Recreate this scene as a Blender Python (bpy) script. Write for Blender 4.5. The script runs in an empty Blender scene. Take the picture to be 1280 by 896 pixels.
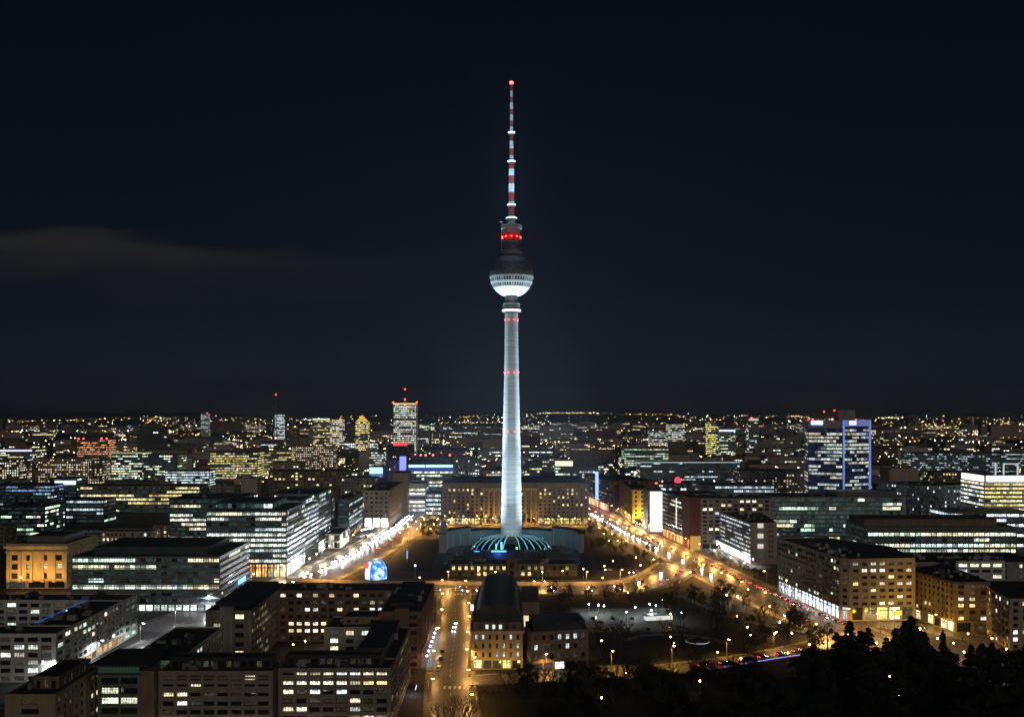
import bpy, bmesh, math, random
from mathutils import Vector, Matrix
R = math.radians
SC = bpy.context.scene
COL = SC.collection

# ------------------------------------------------------------------ camera
F, H, U0, V0 = 1244.4, 111.6, 640.0, 512.0        # 35 mm lens, eye 111.6 m above the street
cd = bpy.data.cameras.new('camera'); cam = bpy.data.objects.new('camera', cd); COL.objects.link(cam)
cam.location = (0, 0, H); cam.rotation_euler = (R(90), 0, 0)
cd.lens = 35; cd.sensor_width = 36; cd.shift_y = 0.05; cd.clip_start = 1; cd.clip_end = 60000
SC.camera = cam

# ------------------------------------------------------------------ night sky
W = bpy.data.worlds.new('World'); SC.world = W; W.use_nodes = True
def world_nodes():
    nt = W.node_tree; N = nt.nodes; L = nt.links; N.clear()
    out = N.new('ShaderNodeOutputWorld'); bg = N.new('ShaderNodeBackground')
    tc = N.new('ShaderNodeTexCoord'); sp = N.new('ShaderNodeSeparateXYZ'); L.new(tc.outputs['Generated'], sp.inputs[0])
    ra = N.new('ShaderNodeValToRGB'); L.new(sp.outputs['Z'], ra.inputs[0])
    e = ra.color_ramp.elements
    e[0].position = 0.0; e[0].color = (.0066, .0074, .0105, 1)
    e[1].position = 1.0; e[1].color = (.0014, .0021, .0044, 1)
    for p, c in ((.012, (.0080, .0096, .0155, 1)), (.035, (.0070, .0090, .0155, 1)), (.12, (.0036, .0052, .0105, 1)), (.28, (.0021, .0031, .0064, 1)), (.42, (.0015, .0023, .0048, 1))):
        q = e.new(p); q.color = c
    def math_(op, a, b=None, c=None):
        n = N.new('ShaderNodeMath'); n.operation = op
        for i, x in enumerate((a, b, c)):
            if x is None: continue
            if isinstance(x, (int, float)): n.inputs[i].default_value = x
            else: L.new(x, n.inputs[i])
        return n.outputs[0]
    # thin brownish cloud bank low in the west, lit by the town
    ny = math_('MAXIMUM', sp.outputs['Y'], .05)
    a = math_('DIVIDE', sp.outputs['X'], ny); el = math_('DIVIDE', sp.outputs['Z'], ny)
    cv = N.new('ShaderNodeCombineXYZ'); L.new(math_('MULTIPLY', a, 3.2), cv.inputs[0]); L.new(math_('MULTIPLY', el, 26.), cv.inputs[1])
    no = N.new('ShaderNodeTexNoise'); no.inputs['Scale'].default_value = 1.3; no.inputs['Detail'].default_value = 5; L.new(cv.outputs[0], no.inputs['Vector'])
    mid = math_('ADD', math_('MULTIPLY', a, -.075), .124)          # centre line sinks to the right
    d = math_('SUBTRACT', el, mid)
    up = math_('ADD', d, math_('MULTIPLY', math_('SUBTRACT', no.outputs[0], .5), .085))
    def sstep(x, lo, hi):
        n = N.new('ShaderNodeMapRange'); n.interpolation_type = 'SMOOTHSTEP'; n.inputs[1].default_value = lo; n.inputs[2].default_value = hi
        n.inputs[3].default_value = 0; n.inputs[4].default_value = 1; L.new(x, n.inputs[0]); return n.outputs[0]
    m = math_('MULTIPLY', sstep(up, .030, .008), sstep(up, -.046, .008))
    m = math_('MULTIPLY', m, sstep(a, .02, -.42))
    no2 = N.new('ShaderNodeTexNoise'); no2.inputs['Scale'].default_value = 2.2; no2.inputs['Detail'].default_value = 3; L.new(tc.outputs['Generated'], no2.inputs['Vector'])
    m = math_('MULTIPLY', m, math_('ADD', math_('MULTIPLY', no2.outputs[0], 1.6), .1))
    mx = N.new('ShaderNodeMix'); mx.data_type = 'RGBA'; L.new(m, mx.inputs[0]); L.new(ra.outputs[0], mx.inputs[6]); mx.inputs[7].default_value = (.0160, .0150, .0152, 1)
    L.new(mx.outputs[2], bg.inputs[0]); bg.inputs[1].default_value = 1.0
    L.new(bg.outputs[0], out.inputs[0])
world_nodes()
ml = bpy.data.lights.new('town_glow_sun', 'SUN'); ml.energy = .38; ml.angle = R(12); ml.color = (1, .86, .72)
town_glow_sun = bpy.data.objects.new('town_glow_sun', ml); COL.objects.link(town_glow_sun); town_glow_sun.rotation_euler = (R(77), 0, R(12))  # added sun lamp standing in for town glow on the facades
SC.view_settings.view_transform = 'Standard'; SC.view_settings.look = 'None'
SC.view_settings.exposure = 0; SC.view_settings.gamma = 1; SC.view_settings.use_curve_mapping = False
cy = SC.cycles
cy.use_adaptive_sampling = False; cy.use_denoising = True; cy.max_bounces = 4; cy.diffuse_bounces = 2; cy.glossy_bounces = 2
cy.transmission_bounces = 2; cy.sample_clamp_indirect = 1.0; cy.caustics_reflective = False; cy.caustics_refractive = False
cy.use_light_tree = True
SC.render.film_transparent = False

# ------------------------------------------------------------------ helpers
def gp(u, v, z=0.0):
    Y = F * (H - z) / (v - V0); return ((u - U0) / F * Y, Y)
def ux(u, Y): return (u - U0) / F * Y
def vz(v, Y): return H - (v - V0) * Y / F
def pu(x, Y): return U0 + F * x / Y
def pv(z, Y): return V0 + F * (H - z) / Y

def tag(o, label=None, cat=None, group=None, kind=None):
    if label: o['label'] = label
    if cat: o['category'] = cat
    if group: o['group'] = group
    if kind: o['kind'] = kind
    return o
def empty(name, loc=(0, 0, 0), rz=0.0):
    o = bpy.data.objects.new(name, None); COL.objects.link(o); o.location = loc; o.rotation_euler = (0, 0, rz)
    o.empty_display_size = .5
    return o
def copy_tree(o, parent=None):
    c = o.copy(); COL.objects.link(c); c.parent = parent
    for ch in list(o.children): copy_tree(ch, c)
    return c

class MB:
    """collects faces; build() links them as one mesh object"""
    def __init__(s): s.v = []; s.f = []; s.m = []; s.uv = []; s.c = []
    def face(s, pts, m=0, uv=None, col=(0, 0, 0, 0)):
        i = len(s.v); n = len(pts); s.v.extend([tuple(p) for p in pts]); s.f.append(tuple(range(i, i + n))); s.m.append(m)
        s.uv.extend(uv if uv else [(0, 0)] * n); s.c.extend([col] * n)
    def box(s, x0, y0, z0, x1, y1, z1, m=0, bottom=True):
        a = [(x0, y0), (x1, y0), (x1, y1), (x0, y1)]
        s.prism(a, z0, z1, m, bottom)
    def prism(s, a, z0, z1, m=0, bottom=False, top=True, mt=None, col=(0, 0, 0, 0)):
        n = len(a)
        for i in range(n):
            p, q = a[i], a[(i + 1) % n]
            s.face([(p[0], p[1], z0), (q[0], q[1], z0), (q[0], q[1], z1), (p[0], p[1], z1)], m, col=col)
        if top: s.face([(p[0], p[1], z1) for p in a], m if mt is None else mt, col=col)
        if bottom: s.face([(p[0], p[1], z0) for p in reversed(a)], m, col=col)
    def bar(s, p, q, r0, r1=None, n=6, m=0, cap=True):
        p = Vector(p); q = Vector(q); r1 = r0 if r1 is None else r1
        d = (q - p).normalized(); a = d.orthogonal().normalized(); b = d.cross(a)
        A = [p + (a * math.cos(2 * math.pi * k / n) + b * math.sin(2 * math.pi * k / n)) * r0 for k in range(n)]
        B = [q + (a * math.cos(2 * math.pi * k / n) + b * math.sin(2 * math.pi * k / n)) * r1 for k in range(n)]
        for k in range(n): s.face([A[k], A[(k + 1) % n], B[(k + 1) % n], B[k]], m)
        if cap: s.face(B, m); s.face(A[::-1], m)
    def lathe(s, prof, n=32, m=0, cx=0, cy_=0, pyr=0.0, closed=False):
        for (r0, z0), (r1, z1) in zip(prof[:-1], prof[1:]):
            for k in range(n):
                a0 = 2 * math.pi * k / n; a1 = 2 * math.pi * (k + 1) / n
                P = [(cx + r0 * math.cos(a0), cy_ + r0 * math.sin(a0), z0), (cx + r0 * math.cos(a1), cy_ + r0 * math.sin(a1), z0),
                     (cx + r1 * math.cos(a1), cy_ + r1 * math.sin(a1), z1), (cx + r1 * math.cos(a0), cy_ + r1 * math.sin(a0), z1)]
                if pyr and r0 > .1 and r1 > .1:
                    V = [Vector(p) for p in P]; nn = (V[1] - V[0]).cross(V[3] - V[0]).normalized()
                    c = sum(V, Vector()) / 4 + nn * pyr
                    for i in range(4): s.face([V[i], V[(i + 1) % 4], c], m)
                elif r0 < .01: s.face([P[0], P[2], P[3]], m)
                elif r1 < .01: s.face([P[0], P[1], P[2]], m)
                else: s.face(P, m)
    def build(s, name, mats, parent=None, smooth=False, attrs=True):
        me = bpy.data.meshes.new(name); me.from_pydata(s.v, [], s.f)
        for mt in (mats if isinstance(mats, (list, tuple)) else [mats]): me.materials.append(mt)
        if len(me.materials) > 1: me.polygons.foreach_set('material_index', s.m)
        if attrs:
            ul = me.uv_layers.new(name='UVMap'); ul.data.foreach_set('uv', [x for p in s.uv for x in p])
            if any(c[3] for c in s.c):
                ca = me.color_attributes.new('lit', 'FLOAT_COLOR', 'CORNER'); ca.data.foreach_set('color', [x for c in s.c for x in c])
        if smooth: me.polygons.foreach_set('use_smooth', [True] * len(s.f))
        me.update()
        o = bpy.data.objects.new(name, me); COL.objects.link(o)
        if parent is not None: o.parent = parent
        return o

def link(name, me, parent, loc=(0, 0, 0), rz=0.0):
    o = bpy.data.objects.new(name, me); COL.objects.link(o); o.parent = parent; o.location = loc; o.rotation_euler = (0, 0, rz); return o

# ------------------------------------------------------------------ materials
def base_mat(name):
    m = bpy.data.materials.new(name); m.use_nodes = True
    return m, m.node_tree, m.node_tree.nodes['Principled BSDF']
_mc = {}
def mat(name, col, rough=.8, metal=0.0, noise=.35, scale=.35, bump=0.0, bscale=2.0, spec=.4, streak=False):
    if name in _mc: return _mc[name]
    m, nt, b = base_mat(name); N = nt.nodes; L = nt.links
    b.inputs['Roughness'].default_value = rough; b.inputs['Metallic'].default_value = metal; b.inputs['Specular IOR Level'].default_value = spec
    tc = N.new('ShaderNodeTexCoord'); mp = N.new('ShaderNodeMapping'); L.new(tc.outputs['Object'], mp.inputs[0])
    mp.inputs['Scale'].default_value = (1, 1, .18) if streak else (1, 1, 1)
    no = N.new('ShaderNodeTexNoise'); no.inputs['Scale'].default_value = scale; no.inputs['Detail'].default_value = 6; no.inputs['Roughness'].default_value = .65
    L.new(mp.outputs[0], no.inputs['Vector'])
    r = N.new('ShaderNodeValToRGB'); L.new(no.outputs[0], r.inputs[0])
    r.color_ramp.elements[0].position = .3; r.color_ramp.elements[1].position = .72
    r.color_ramp.elements[0].color = (*[c * max(.15, 1 - noise * 1.5) for c in col], 1); r.color_ramp.elements[1].color = (*[min(1, c * (1 + noise * .6)) for c in col], 1)
    L.new(r.outputs[0], b.inputs['Base Color'])
    if bump:
        n2 = N.new('ShaderNodeTexNoise'); n2.inputs['Scale'].default_value = bscale; n2.inputs['Detail'].default_value = 4; L.new(tc.outputs['Object'], n2.inputs['Vector'])
        bu = N.new('ShaderNodeBump'); bu.inputs['Strength'].default_value = bump; bu.inputs['Distance'].default_value = .1
        L.new(n2.outputs[0], bu.inputs['Height']); L.new(bu.outputs[0], b.inputs['Normal'])
    _mc[name] = m; return m
def emit(name, col, st, base=.02):
    if name in _mc: return _mc[name]
    m, nt, b = base_mat(name); b.inputs['Base Color'].default_value = (base, base, base, 1)
    b.inputs['Emission Color'].default_value = (*col, 1); b.inputs['Emission Strength'].default_value = st; b.inputs['Roughness'].default_value = .4
    m.cycles.emission_sampling = 'NONE'
    _mc[name] = m; return m

def window_mat(name, per_object):
    m, nt, b = base_mat(name); N = nt.nodes; L = nt.links
    b.inputs['Base Color'].default_value = (.012, .014, .018, 1); b.inputs['Roughness'].default_value = .12
    def math_(op, a, c=None):
        n = N.new('ShaderNodeMath'); n.operation = op
        for i, x in enumerate((a, c)):
            if x is None: continue
            if isinstance(x, (int, float)): n.inputs[i].default_value = x
            else: L.new(x, n.inputs[i])
        return n.outputs[0]
    if per_object:
        oi = N.new('ShaderNodeObjectInfo'); col, al, rnd = oi.outputs['Color'], oi.outputs['Alpha'], oi.outputs['Random']
    else:
        at = N.new('ShaderNodeAttribute'); at.attribute_name = 'lit'; col, al = at.outputs['Color'], at.outputs['Alpha']
        g = N.new('ShaderNodeNewGeometry'); rnd = g.outputs['Random Per Island']
    uv = N.new('ShaderNodeUVMap'); sx = N.new('ShaderNodeSeparateXYZ'); L.new(uv.outputs[0], sx.inputs[0])
    U, V = sx.outputs[0], sx.outputs[1]
    fu = math_('FRACT', U)                                            # one unit of U per sash
    ed = math_('MINIMUM', fu, math_('SUBTRACT', 1.0, fu))
    sash = math_('MULTIPLY', math_('GREATER_THAN', ed, .08), math_('GREATER_THAN', math_('ABSOLUTE', math_('SUBTRACT', V, .74)), .035))
    cell = math_('FLOOR', U)
    wn = N.new('ShaderNodeTexWhiteNoise'); wn.noise_dimensions = '2D'
    cb = N.new('ShaderNodeCombineXYZ'); L.new(cell, cb.inputs[0]); L.new(math_('MULTIPLY', rnd, 91.7), cb.inputs[1]); L.new(cb.outputs[0], wn.inputs['Vector'])
    drop = math_('MULTIPLY', math_('GREATER_THAN', wn.outputs['Value'], .62), .55)       # some blinds part way down
    blind = math_('GREATER_THAN', V, math_('SUBTRACT', 1.0, drop))
    bl = math_('SUBTRACT', 1.0, math_('MULTIPLY', blind, .55))
    cbn = N.new('ShaderNodeCombineXYZ'); L.new(U, cbn.inputs[0]); L.new(math_('MULTIPLY', V, 1.6), cbn.inputs[1]); L.new(math_('MULTIPLY', rnd, 57.), cbn.inputs[2])
    no = N.new('ShaderNodeTexNoise'); no.inputs['Scale'].default_value = 2.1; no.inputs['Detail'].default_value = 4; L.new(cbn.outputs[0], no.inputs['Vector'])
    furn = math_('MAXIMUM', .12, math_('ADD', -.55, math_('MULTIPLY', no.outputs[0], 3.0)))
    ramp = math_('ADD', .55, math_('MULTIPLY', V, .6))                # ceilings with their lamps show in the upper part
    p = math_('MULTIPLY', math_('MULTIPLY', sash, bl), math_('MULTIPLY', furn, ramp))
    L.new(col, b.inputs['Emission Color']); L.new(math_('MULTIPLY', p, al), b.inputs['Emission Strength'])
    m.cycles.emission_sampling = 'NONE'
    return m
WIN = window_mat('window_glass', True)
WINS = window_mat('window_glass_many', False)

def shaft_mat():
    m, nt, b = base_mat('tower_concrete'); N = nt.nodes; L = nt.links
    b.inputs['Roughness'].default_value = .85
    tc = N.new('ShaderNodeTexCoord'); sp = N.new('ShaderNodeSeparateXYZ'); L.new(tc.outputs['Object'], sp.inputs[0])
    wv = N.new('ShaderNodeTexWave'); wv.bands_direction = 'Z'; wv.inputs['Scale'].default_value = .21; wv.inputs['Distortion'].default_value = .25
    L.new(tc.outputs['Object'], wv.inputs['Vector'])
    mp = N.new('ShaderNodeMapping'); mp.inputs['Scale'].default_value = (.05, .05, .9); L.new(tc.outputs['Object'], mp.inputs[0])
    no = N.new('ShaderNodeTexNoise'); no.inputs['Scale'].default_value = 1.; no.inputs['Detail'].default_value = 5; L.new(mp.outputs[0], no.inputs['Vector'])
    a = N.new('ShaderNodeMath'); a.operation = 'MULTIPLY_ADD'; L.new(wv.outputs['Fac'], a.inputs[0]); a.inputs[1].default_value = .16; L.new(no.outputs[0], a.inputs[2])
    r = N.new('ShaderNodeValToRGB'); L.new(a.outputs[0], r.inputs[0])
    r.color_ramp.elements[0].position = .35; r.color_ramp.elements[0].color = (.27, .27, .27, 1)
    r.color_ramp.elements[1].position = .9; r.color_ramp.elements[1].color = (.50, .50, .49, 1)
    L.new(r.outputs[0], b.inputs['Base Color'])
    bu = N.new('ShaderNodeBump'); bu.inputs['Strength'].default_value = .5; bu.inputs['Distance'].default_value = .25; L.new(a.outputs[0], bu.inputs['Height']); L.new(bu.outputs[0], b.inputs['Normal'])
    return m

def M_(n, c, **k): return mat(n, c, **k)
ROOF = M_('bitumen_roof', (.030, .030, .032), rough=.9, noise=.75, scale=.09)
CONC = M_('grey_concrete', (.26, .25, .235), streak=True)
BEIGE = M_('beige_render', (.40, .35, .28), streak=True, noise=.22)
PALE = M_('pale_render', (.46, .45, .41), streak=True, noise=.2)
CREAM = M_('cream_stone', (.48, .38, .24), streak=True, noise=.2)
BROWN = M_('brown_stone', (.20, .145, .10), streak=True)
BRICK = M_('red_brick', (.165, .09, .065), noise=.3, scale=1.5)
REDP = M_('dark_red_panel', (.20, .06, .035), noise=.3, streak=True)
DARKM = M_('dark_metal', (.05, .052, .055), rough=.45, metal=.6, noise=.2)
GREYM = M_('grey_metal', (.20, .21, .22), rough=.45, metal=.5, noise=.2)
GLASSW = M_('curtain_wall_frame', (.075, .085, .09), rough=.35, noise=.25)
PINK = M_('pinkish_render', (.36, .27, .23), streak=True, noise=.2)
ASPH = M_('asphalt', (.075, .072, .068), rough=.42, noise=.4, scale=.25, bump=.15, bscale=6)
PAVE = M_('paving', (.15, .14, .125), rough=.8, noise=.35, scale=.5)
GRASS = M_('park_grass', (.013, .017, .009), rough=1, noise=.5, scale=.2)
GROUND = M_('town_ground', (.035, .034, .032), rough=.95, noise=.6, scale=.03)
WHITEP = M_('white_paint', (.75, .75, .73), rough=.6, noise=.2, scale=2)
REDPAINT = M_('red_paint', (.42, .045, .025), rough=.5, noise=.2)
BARK = M_('bark', (.05, .04, .03), noise=.4, scale=3)
LEAFD = M_('dark_needles', (.025, .035, .018), rough=.9, noise=.5, scale=1.2)
LEAFB = M_('winter_leaves', (.075, .065, .03), rough=.9, noise=.5, scale=.8)
ZINC = M_('dark_zinc_roof', (.028, .028, .03), rough=.6, noise=.4, scale=.4)
HILL = M_('far_hill', (.02, .022, .02), rough=1, noise=.4, scale=.002)

PAL = {'office': [(.62, .92, .66), (.80, 1, .70), (.95, .95, .58), (.62, .90, .85), (1, .86, .55), (.88, 1, .80)],
       'cool': [(.72, .92, 1), (.80, .95, 1), (.86, 1, .95), (.65, .85, 1)],
       'warm': [(1, .72, .32), (1, .80, .45), (1, .88, .58), (1, .92, .74), (.85, .95, 1)],
       'yellow': [(1, .78, .25), (1, .84, .38), (.98, .92, .5)],
       'white': [(1, .95, .80), (.88, 1, .92), (1, .88, .62), (.75, .92, 1), (.85, 1, .8)],
       'orange': [(1, .5, .14), (1, .6, .22), (1, .72, .35)],
       'green': [(.62, 1, .70), (.75, 1, .72), (.95, 1, .75)],
       'red': [(1, .32, .12), (1, .5, .25), (1, .65, .4)],
       'teal': [(.35, .75, .75), (.45, .8, .7), (.5, .75, .85)], 'navy': [(.12, .2, 1), (.25, .35, 1), (.4, .5, .9)],
       'blue': [(.3, .5, 1), (.5, .75, 1), (.8, .9, 1)]}

# ------------------------------------------------------------------ buildings
def S(fh=3.5, bw=3.6, ww=.62, wh=.52, sill=.27, rec=.25, lit=.2, pal='warm', run=.5, st=.9, g=0.0, slit=.8, spal='white', sst=1.2, sash=1.2, mg=.6, top=.8, blank=False, dim=.35, dpal=None, dst=1.0):
    return dict(fh=fh, bw=bw, ww=ww, wh=wh, sill=sill, rec=rec, lit=lit, pal=pal, run=run, st=st, g=g, slit=slit, spal=spal, sst=sst, sash=sash, mg=mg, top=top, blank=blank, dim=dim, dpal=dpal, dst=dst)
BLANK = S(blank=True)
_panes = {}
def pane_mesh(w, h, sash, framed):
    k = (round(w, 2), round(h, 2), round(sash, 2), framed)
    if k in _panes: return _panes[k]
    mb = MB(); n = max(1, round(w / sash))
    mb.face([(-w / 2, 0, 0), (w / 2, 0, 0), (w / 2, 0, h), (-w / 2, 0, h)], 0, uv=[(0, 0), (n, 0), (n, 1), (0, 1)])
    if framed:
        t = .09
        for x0, x1, z0, z1 in [(-w / 2, w / 2, 0, t), (-w / 2, w / 2, h - t, h)] + [(-w / 2 + w * i / n - t / 2 * (0 < i < n) - t * (i == n), -w / 2 + w * i / n + t / 2 * (0 < i < n) + t * (i == 0), t, h - t) for i in range(n + 1)]:
            mb.box(x0, -.06, z0, x1, -.005, z1, 1)
    o = mb.build('window', [WIN, DARKM] if framed else [WIN]); me = o.data; bpy.data.objects.remove(o)
    _panes[k] = me; return me

SPEC = []      # px boxes (u0,u1,v0,v1,Y) that filler blocks must not cover
FOOT = []      # world boxes already built on
def rect(x0, y0, x1, y1): return [(x0, y0), (x1, y0), (x1, y1), (x0, y1)]
def quad(A, B, h, depth):
    p = Vector(gp(*A, h)); q = Vector(gp(*B, h)); t = (q - p).normalized(); n = Vector((-t.y, t.x))
    return [tuple(p), tuple(q), tuple(q + n * depth), tuple(p + n * depth)]
def fbox(u0, u1, vtop, Y, depth):
    h = vz(vtop, Y); return rect(ux(u0, Y), Y, ux(u1, Y), Y + depth), h

class Building:
    def __init__(s, name, label, cat, seed=0, group=None, npanes=100, framed=False, protect=.75):
        s.name, s.label, s.cat, s.group = name, label, cat, group
        s.rng = random.Random(seed * 7919 + 13); s.parts = {}; s.panes = []; s.npanes = npanes; s.framed = framed; s.extra = []
        s.org = None; s.protect = protect; s.fps = []; s.units = []
    def mb(s, part, m):
        k = (part, m.name)
        if k not in s.parts: s.parts[k] = (MB(), m)
        return s.parts[k][0]
    def wing(s, fp, h, wall, style, z0=0.0, part='wall', roof=ROOF, skip=(), styles=None, units=0, parapet=.5, wname='window', unit_mat=None):
        if s.org is None: s.org = Vector((sum(p[0] for p in fp) / len(fp), sum(p[1] for p in fp) / len(fp), 0))
        wm = s.mb(part, wall)
        n = len(fp)
        for i in range(n):
            stl = style if styles is None else styles.get(i, style)
            s.side(wm, fp[i], fp[(i + 1) % n], z0, h, BLANK if i in skip else stl, wname)
        c = Vector((sum(p[0] for p in fp) / n, sum(p[1] for p in fp) / n))
        ins = []
        for i in range(n):                      # parapet inset
            p0, p1, p2 = Vector(fp[i - 1]), Vector(fp[i]), Vector(fp[(i + 1) % n])
            e1 = (p1 - p0).normalized(); e2 = (p2 - p1).normalized(); n1 = Vector((-e1.y, e1.x)); n2 = Vector((-e2.y, e2.x))
            b = (n1 + n2); b = b / max(.3, b.length_squared) * 2
            ins.append(p1 + b * .4)
        for i in range(n):
            j = (i + 1) % n
            wm.face([(*fp[i], h), (*fp[j], h), (*ins[j], h), (*ins[i], h)])
            wm.face([(*ins[i], h), (*ins[j], h), (*ins[j], h - parapet), (*ins[i], h - parapet)])
        s.mb('roof', roof).face([(*p, h - parapet) for p in ins])
        if z0 == 0: s.fps.append((fp, h))
        P = [Vector(p) for p in fp]
        for _ in range(units * 3 if min(p[1] for p in fp) < 760 else units):
            a, b = s.rng.uniform(.15, .8), s.rng.uniform(.2, .75)
            q = P[0].lerp(P[1], a).lerp(P[3].lerp(P[2], a), b); w, d, hh = s.rng.uniform(1.2, 4), s.rng.uniform(1.2, 3), s.rng.uniform(.7, 2.4)
            m = MB(); m.box(q.x - w / 2, q.y - d / 2, h - parapet + .01, q.x + w / 2, q.y + d / 2, h - parapet + hh)
            m.box(q.x - w / 2 + .2, q.y - d / 2 + .2, h - parapet + hh, q.x + w / 2 - .2, q.y + d / 2 - .2, h - parapet + hh + .25)
            s.extra.append(('roof_unit', m, unit_mat or s.rng.choice((DARKM, GREYM, CONC))))
        return s
    def side(s, wm, p, q, z0, h, st, wname):
        p = Vector(p); q = Vector(q); L = (q - p).length; t = (q - p) / L; nn = Vector((t.y, -t.x))
        P = lambda a, z, d=0.0: (p.x + t.x * a + nn.x * d, p.y + t.y * a + nn.y * d, z)
        mid = (p + q) / 2; facing = nn.dot(-mid) > 0
        if st['blank'] or L < 2.0:
            wm.face([P(0, z0), P(L, z0), P(L, h), P(0, h)]); return
        g = st['g'] if z0 == 0 else 0.0
        H2 = h - z0 - g - st['top']; nf = max(1, round(H2 / st['fh'])); fh = H2 / nf
        rows = []
        if g: rows.append((z0, z0 + g, .5, g - .9, True))
        for k in range(nf):
            a = z0 + g + k * fh; rows.append((a, a + fh, fh * st['sill'], fh * st['wh'], False))
        zc = z0; rz = math.atan2(t.y, t.x); r = s.rng
        for (za, zb, sl, wh, shop) in rows:
            bw = st['bw'] * (1.4 if shop else 1); ww = .84 if shop else st['ww']
            nb = max(1, int((L - 2 * st['mg']) / bw)); b = (L - 2 * st['mg']) / nb; w = b * ww; rec = st['rec']
            zs, zt = za + sl, za + sl + wh
            wm.face([P(0, zc), P(L, zc), P(L, zs), P(0, zs)]); zc = zt
            a0 = 0.0; floorlit = min(.97, st['lit'] * r.uniform(.35, 1.7)); on = r.random() < floorlit
            pal = PAL[st['spal'] if shop else st['pal']]; cur = r.choice(pal)
            for k in range(nb):
                x0 = st['mg'] + b * k + (b - w) / 2; x1 = x0 + w
                wm.face([P(a0, zs), P(x0, zs), P(x0, zt), P(a0, zt)]); a0 = x1
                if rec:
                    wm.face([P(x0, zs), P(x1, zs), P(x1, zs, -rec), P(x0, zs, -rec)])
                    wm.face([P(x0, zt, -rec), P(x1, zt, -rec), P(x1, zt), P(x0, zt)])
                    wm.face([P(x0, zs), P(x0, zs, -rec), P(x0, zt, -rec), P(x0, zt)])
                    wm.face([P(x1, zs, -rec), P(x1, zs), P(x1, zt), P(x1, zt, -rec)])
                if r.random() > st['run']:
                    on = r.random() < (st['slit'] if shop else floorlit); cur = r.choice(pal)
                if on:
                    stg = (st['sst'] if shop else st['st']) * r.choice((.28, .55, .8, 1, 1, 1.15)) * r.uniform(.8, 1.15)
                    lc = (*cur, stg * 2.6)
                elif r.random() < st['dim']: lc = (*r.choice(PAL[st['dpal']] if st['dpal'] else pal), r.uniform(.02, .10) * st['dst'])
                else: lc = (0, 0, 0, 0)
                c = P((x0 + x1) / 2, zs, -rec)
                s.panes.append((c, w, wh, rz, lc, facing, nn, 'shop_window' if shop else wname, st['sash']))
            wm.face([P(a0, zs), P(L, zs), P(L, zt), P(a0, zt)])
        wm.face([P(0, zc), P(L, zc), P(L, h), P(0, h)])
    def part(s, name, mb, m): s.extra.append((name, mb, m))
    def done(s):
        o = empty(s.name, s.org); tag(o, s.label, s.cat, s.group); s.root = o
        off = -s.org
        def put(name, mb, m):
            mb.v = [(x + off.x, y + off.y, z) for x, y, z in mb.v]
            return mb.build(name, m, o)
        roofo = None
        for (pn, _), (mb, m) in s.parts.items():
            q = put(pn, mb, m)
            if pn == 'roof': roofo = q
        for n_, mb, m in s.extra: put(n_, mb, m)
        def app(pn):
            c, w, h, rz, lc, fc, nn, nm, sash = pn
            if not fc: return -1
            d = Vector((c[0], c[1])); return w * h * max(0, nn.dot(-d) / d.length) / d.length_squared * (1 + 2 * (lc[3] > .05))
        ps = sorted(s.panes, key=app, reverse=True); rest = MB()
        for i, (c, w, h, rz, lc, fc, nn, nm, sash) in enumerate(ps):
            if i < s.npanes and fc:
                q = link(nm, pane_mesh(w, h, sash, s.framed), o, (c[0] + off.x, c[1] + off.y, c[2]), rz); q.color = lc
            else:
                t = Vector((math.cos(rz), math.sin(rz))) * (w / 2); n = max(1, round(w / sash)); x, y = c[0] + off.x, c[1] + off.y
                rest.face([(x - t.x, y - t.y, c[2]), (x + t.x, y + t.y, c[2]), (x + t.x, y + t.y, c[2] + h), (x - t.x, y - t.y, c[2] + h)], uv=[(0, 0), (n, 0), (n, 1), (0, 1)],
                          col=lc if lc[3] else (0, 0, 0, .0001))
        if rest.f:
            q = rest.build('window', WINS, o); q['kind'] = 'stuff'
        for fp, h in s.fps:
            xs = [p[0] for p in fp]; ys = [p[1] for p in fp]; FOOT.append((min(xs), min(ys), max(xs), max(ys)))
            us = [pu(*p) for p in fp]; y = min(ys); vt = pv(h, max(ys)); vb = pv(0, y); SPEC.append((min(us), max(us), vt, vt + (vb - vt) * s.protect, y))
        return o

# ------------------------------------------------------------------ ground, roads, plaza, hills
def sheet(name, pts, z, m, kind='structure'):
    mb = MB(); mb.face([(x, y, z) for x, y in pts]); o = mb.build(name, m); o['kind'] = kind; return o
sheet('ground', [(-30000, -800), (30000, -800), (30000, 40000), (-30000, 40000)], 0, GROUND)

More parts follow.
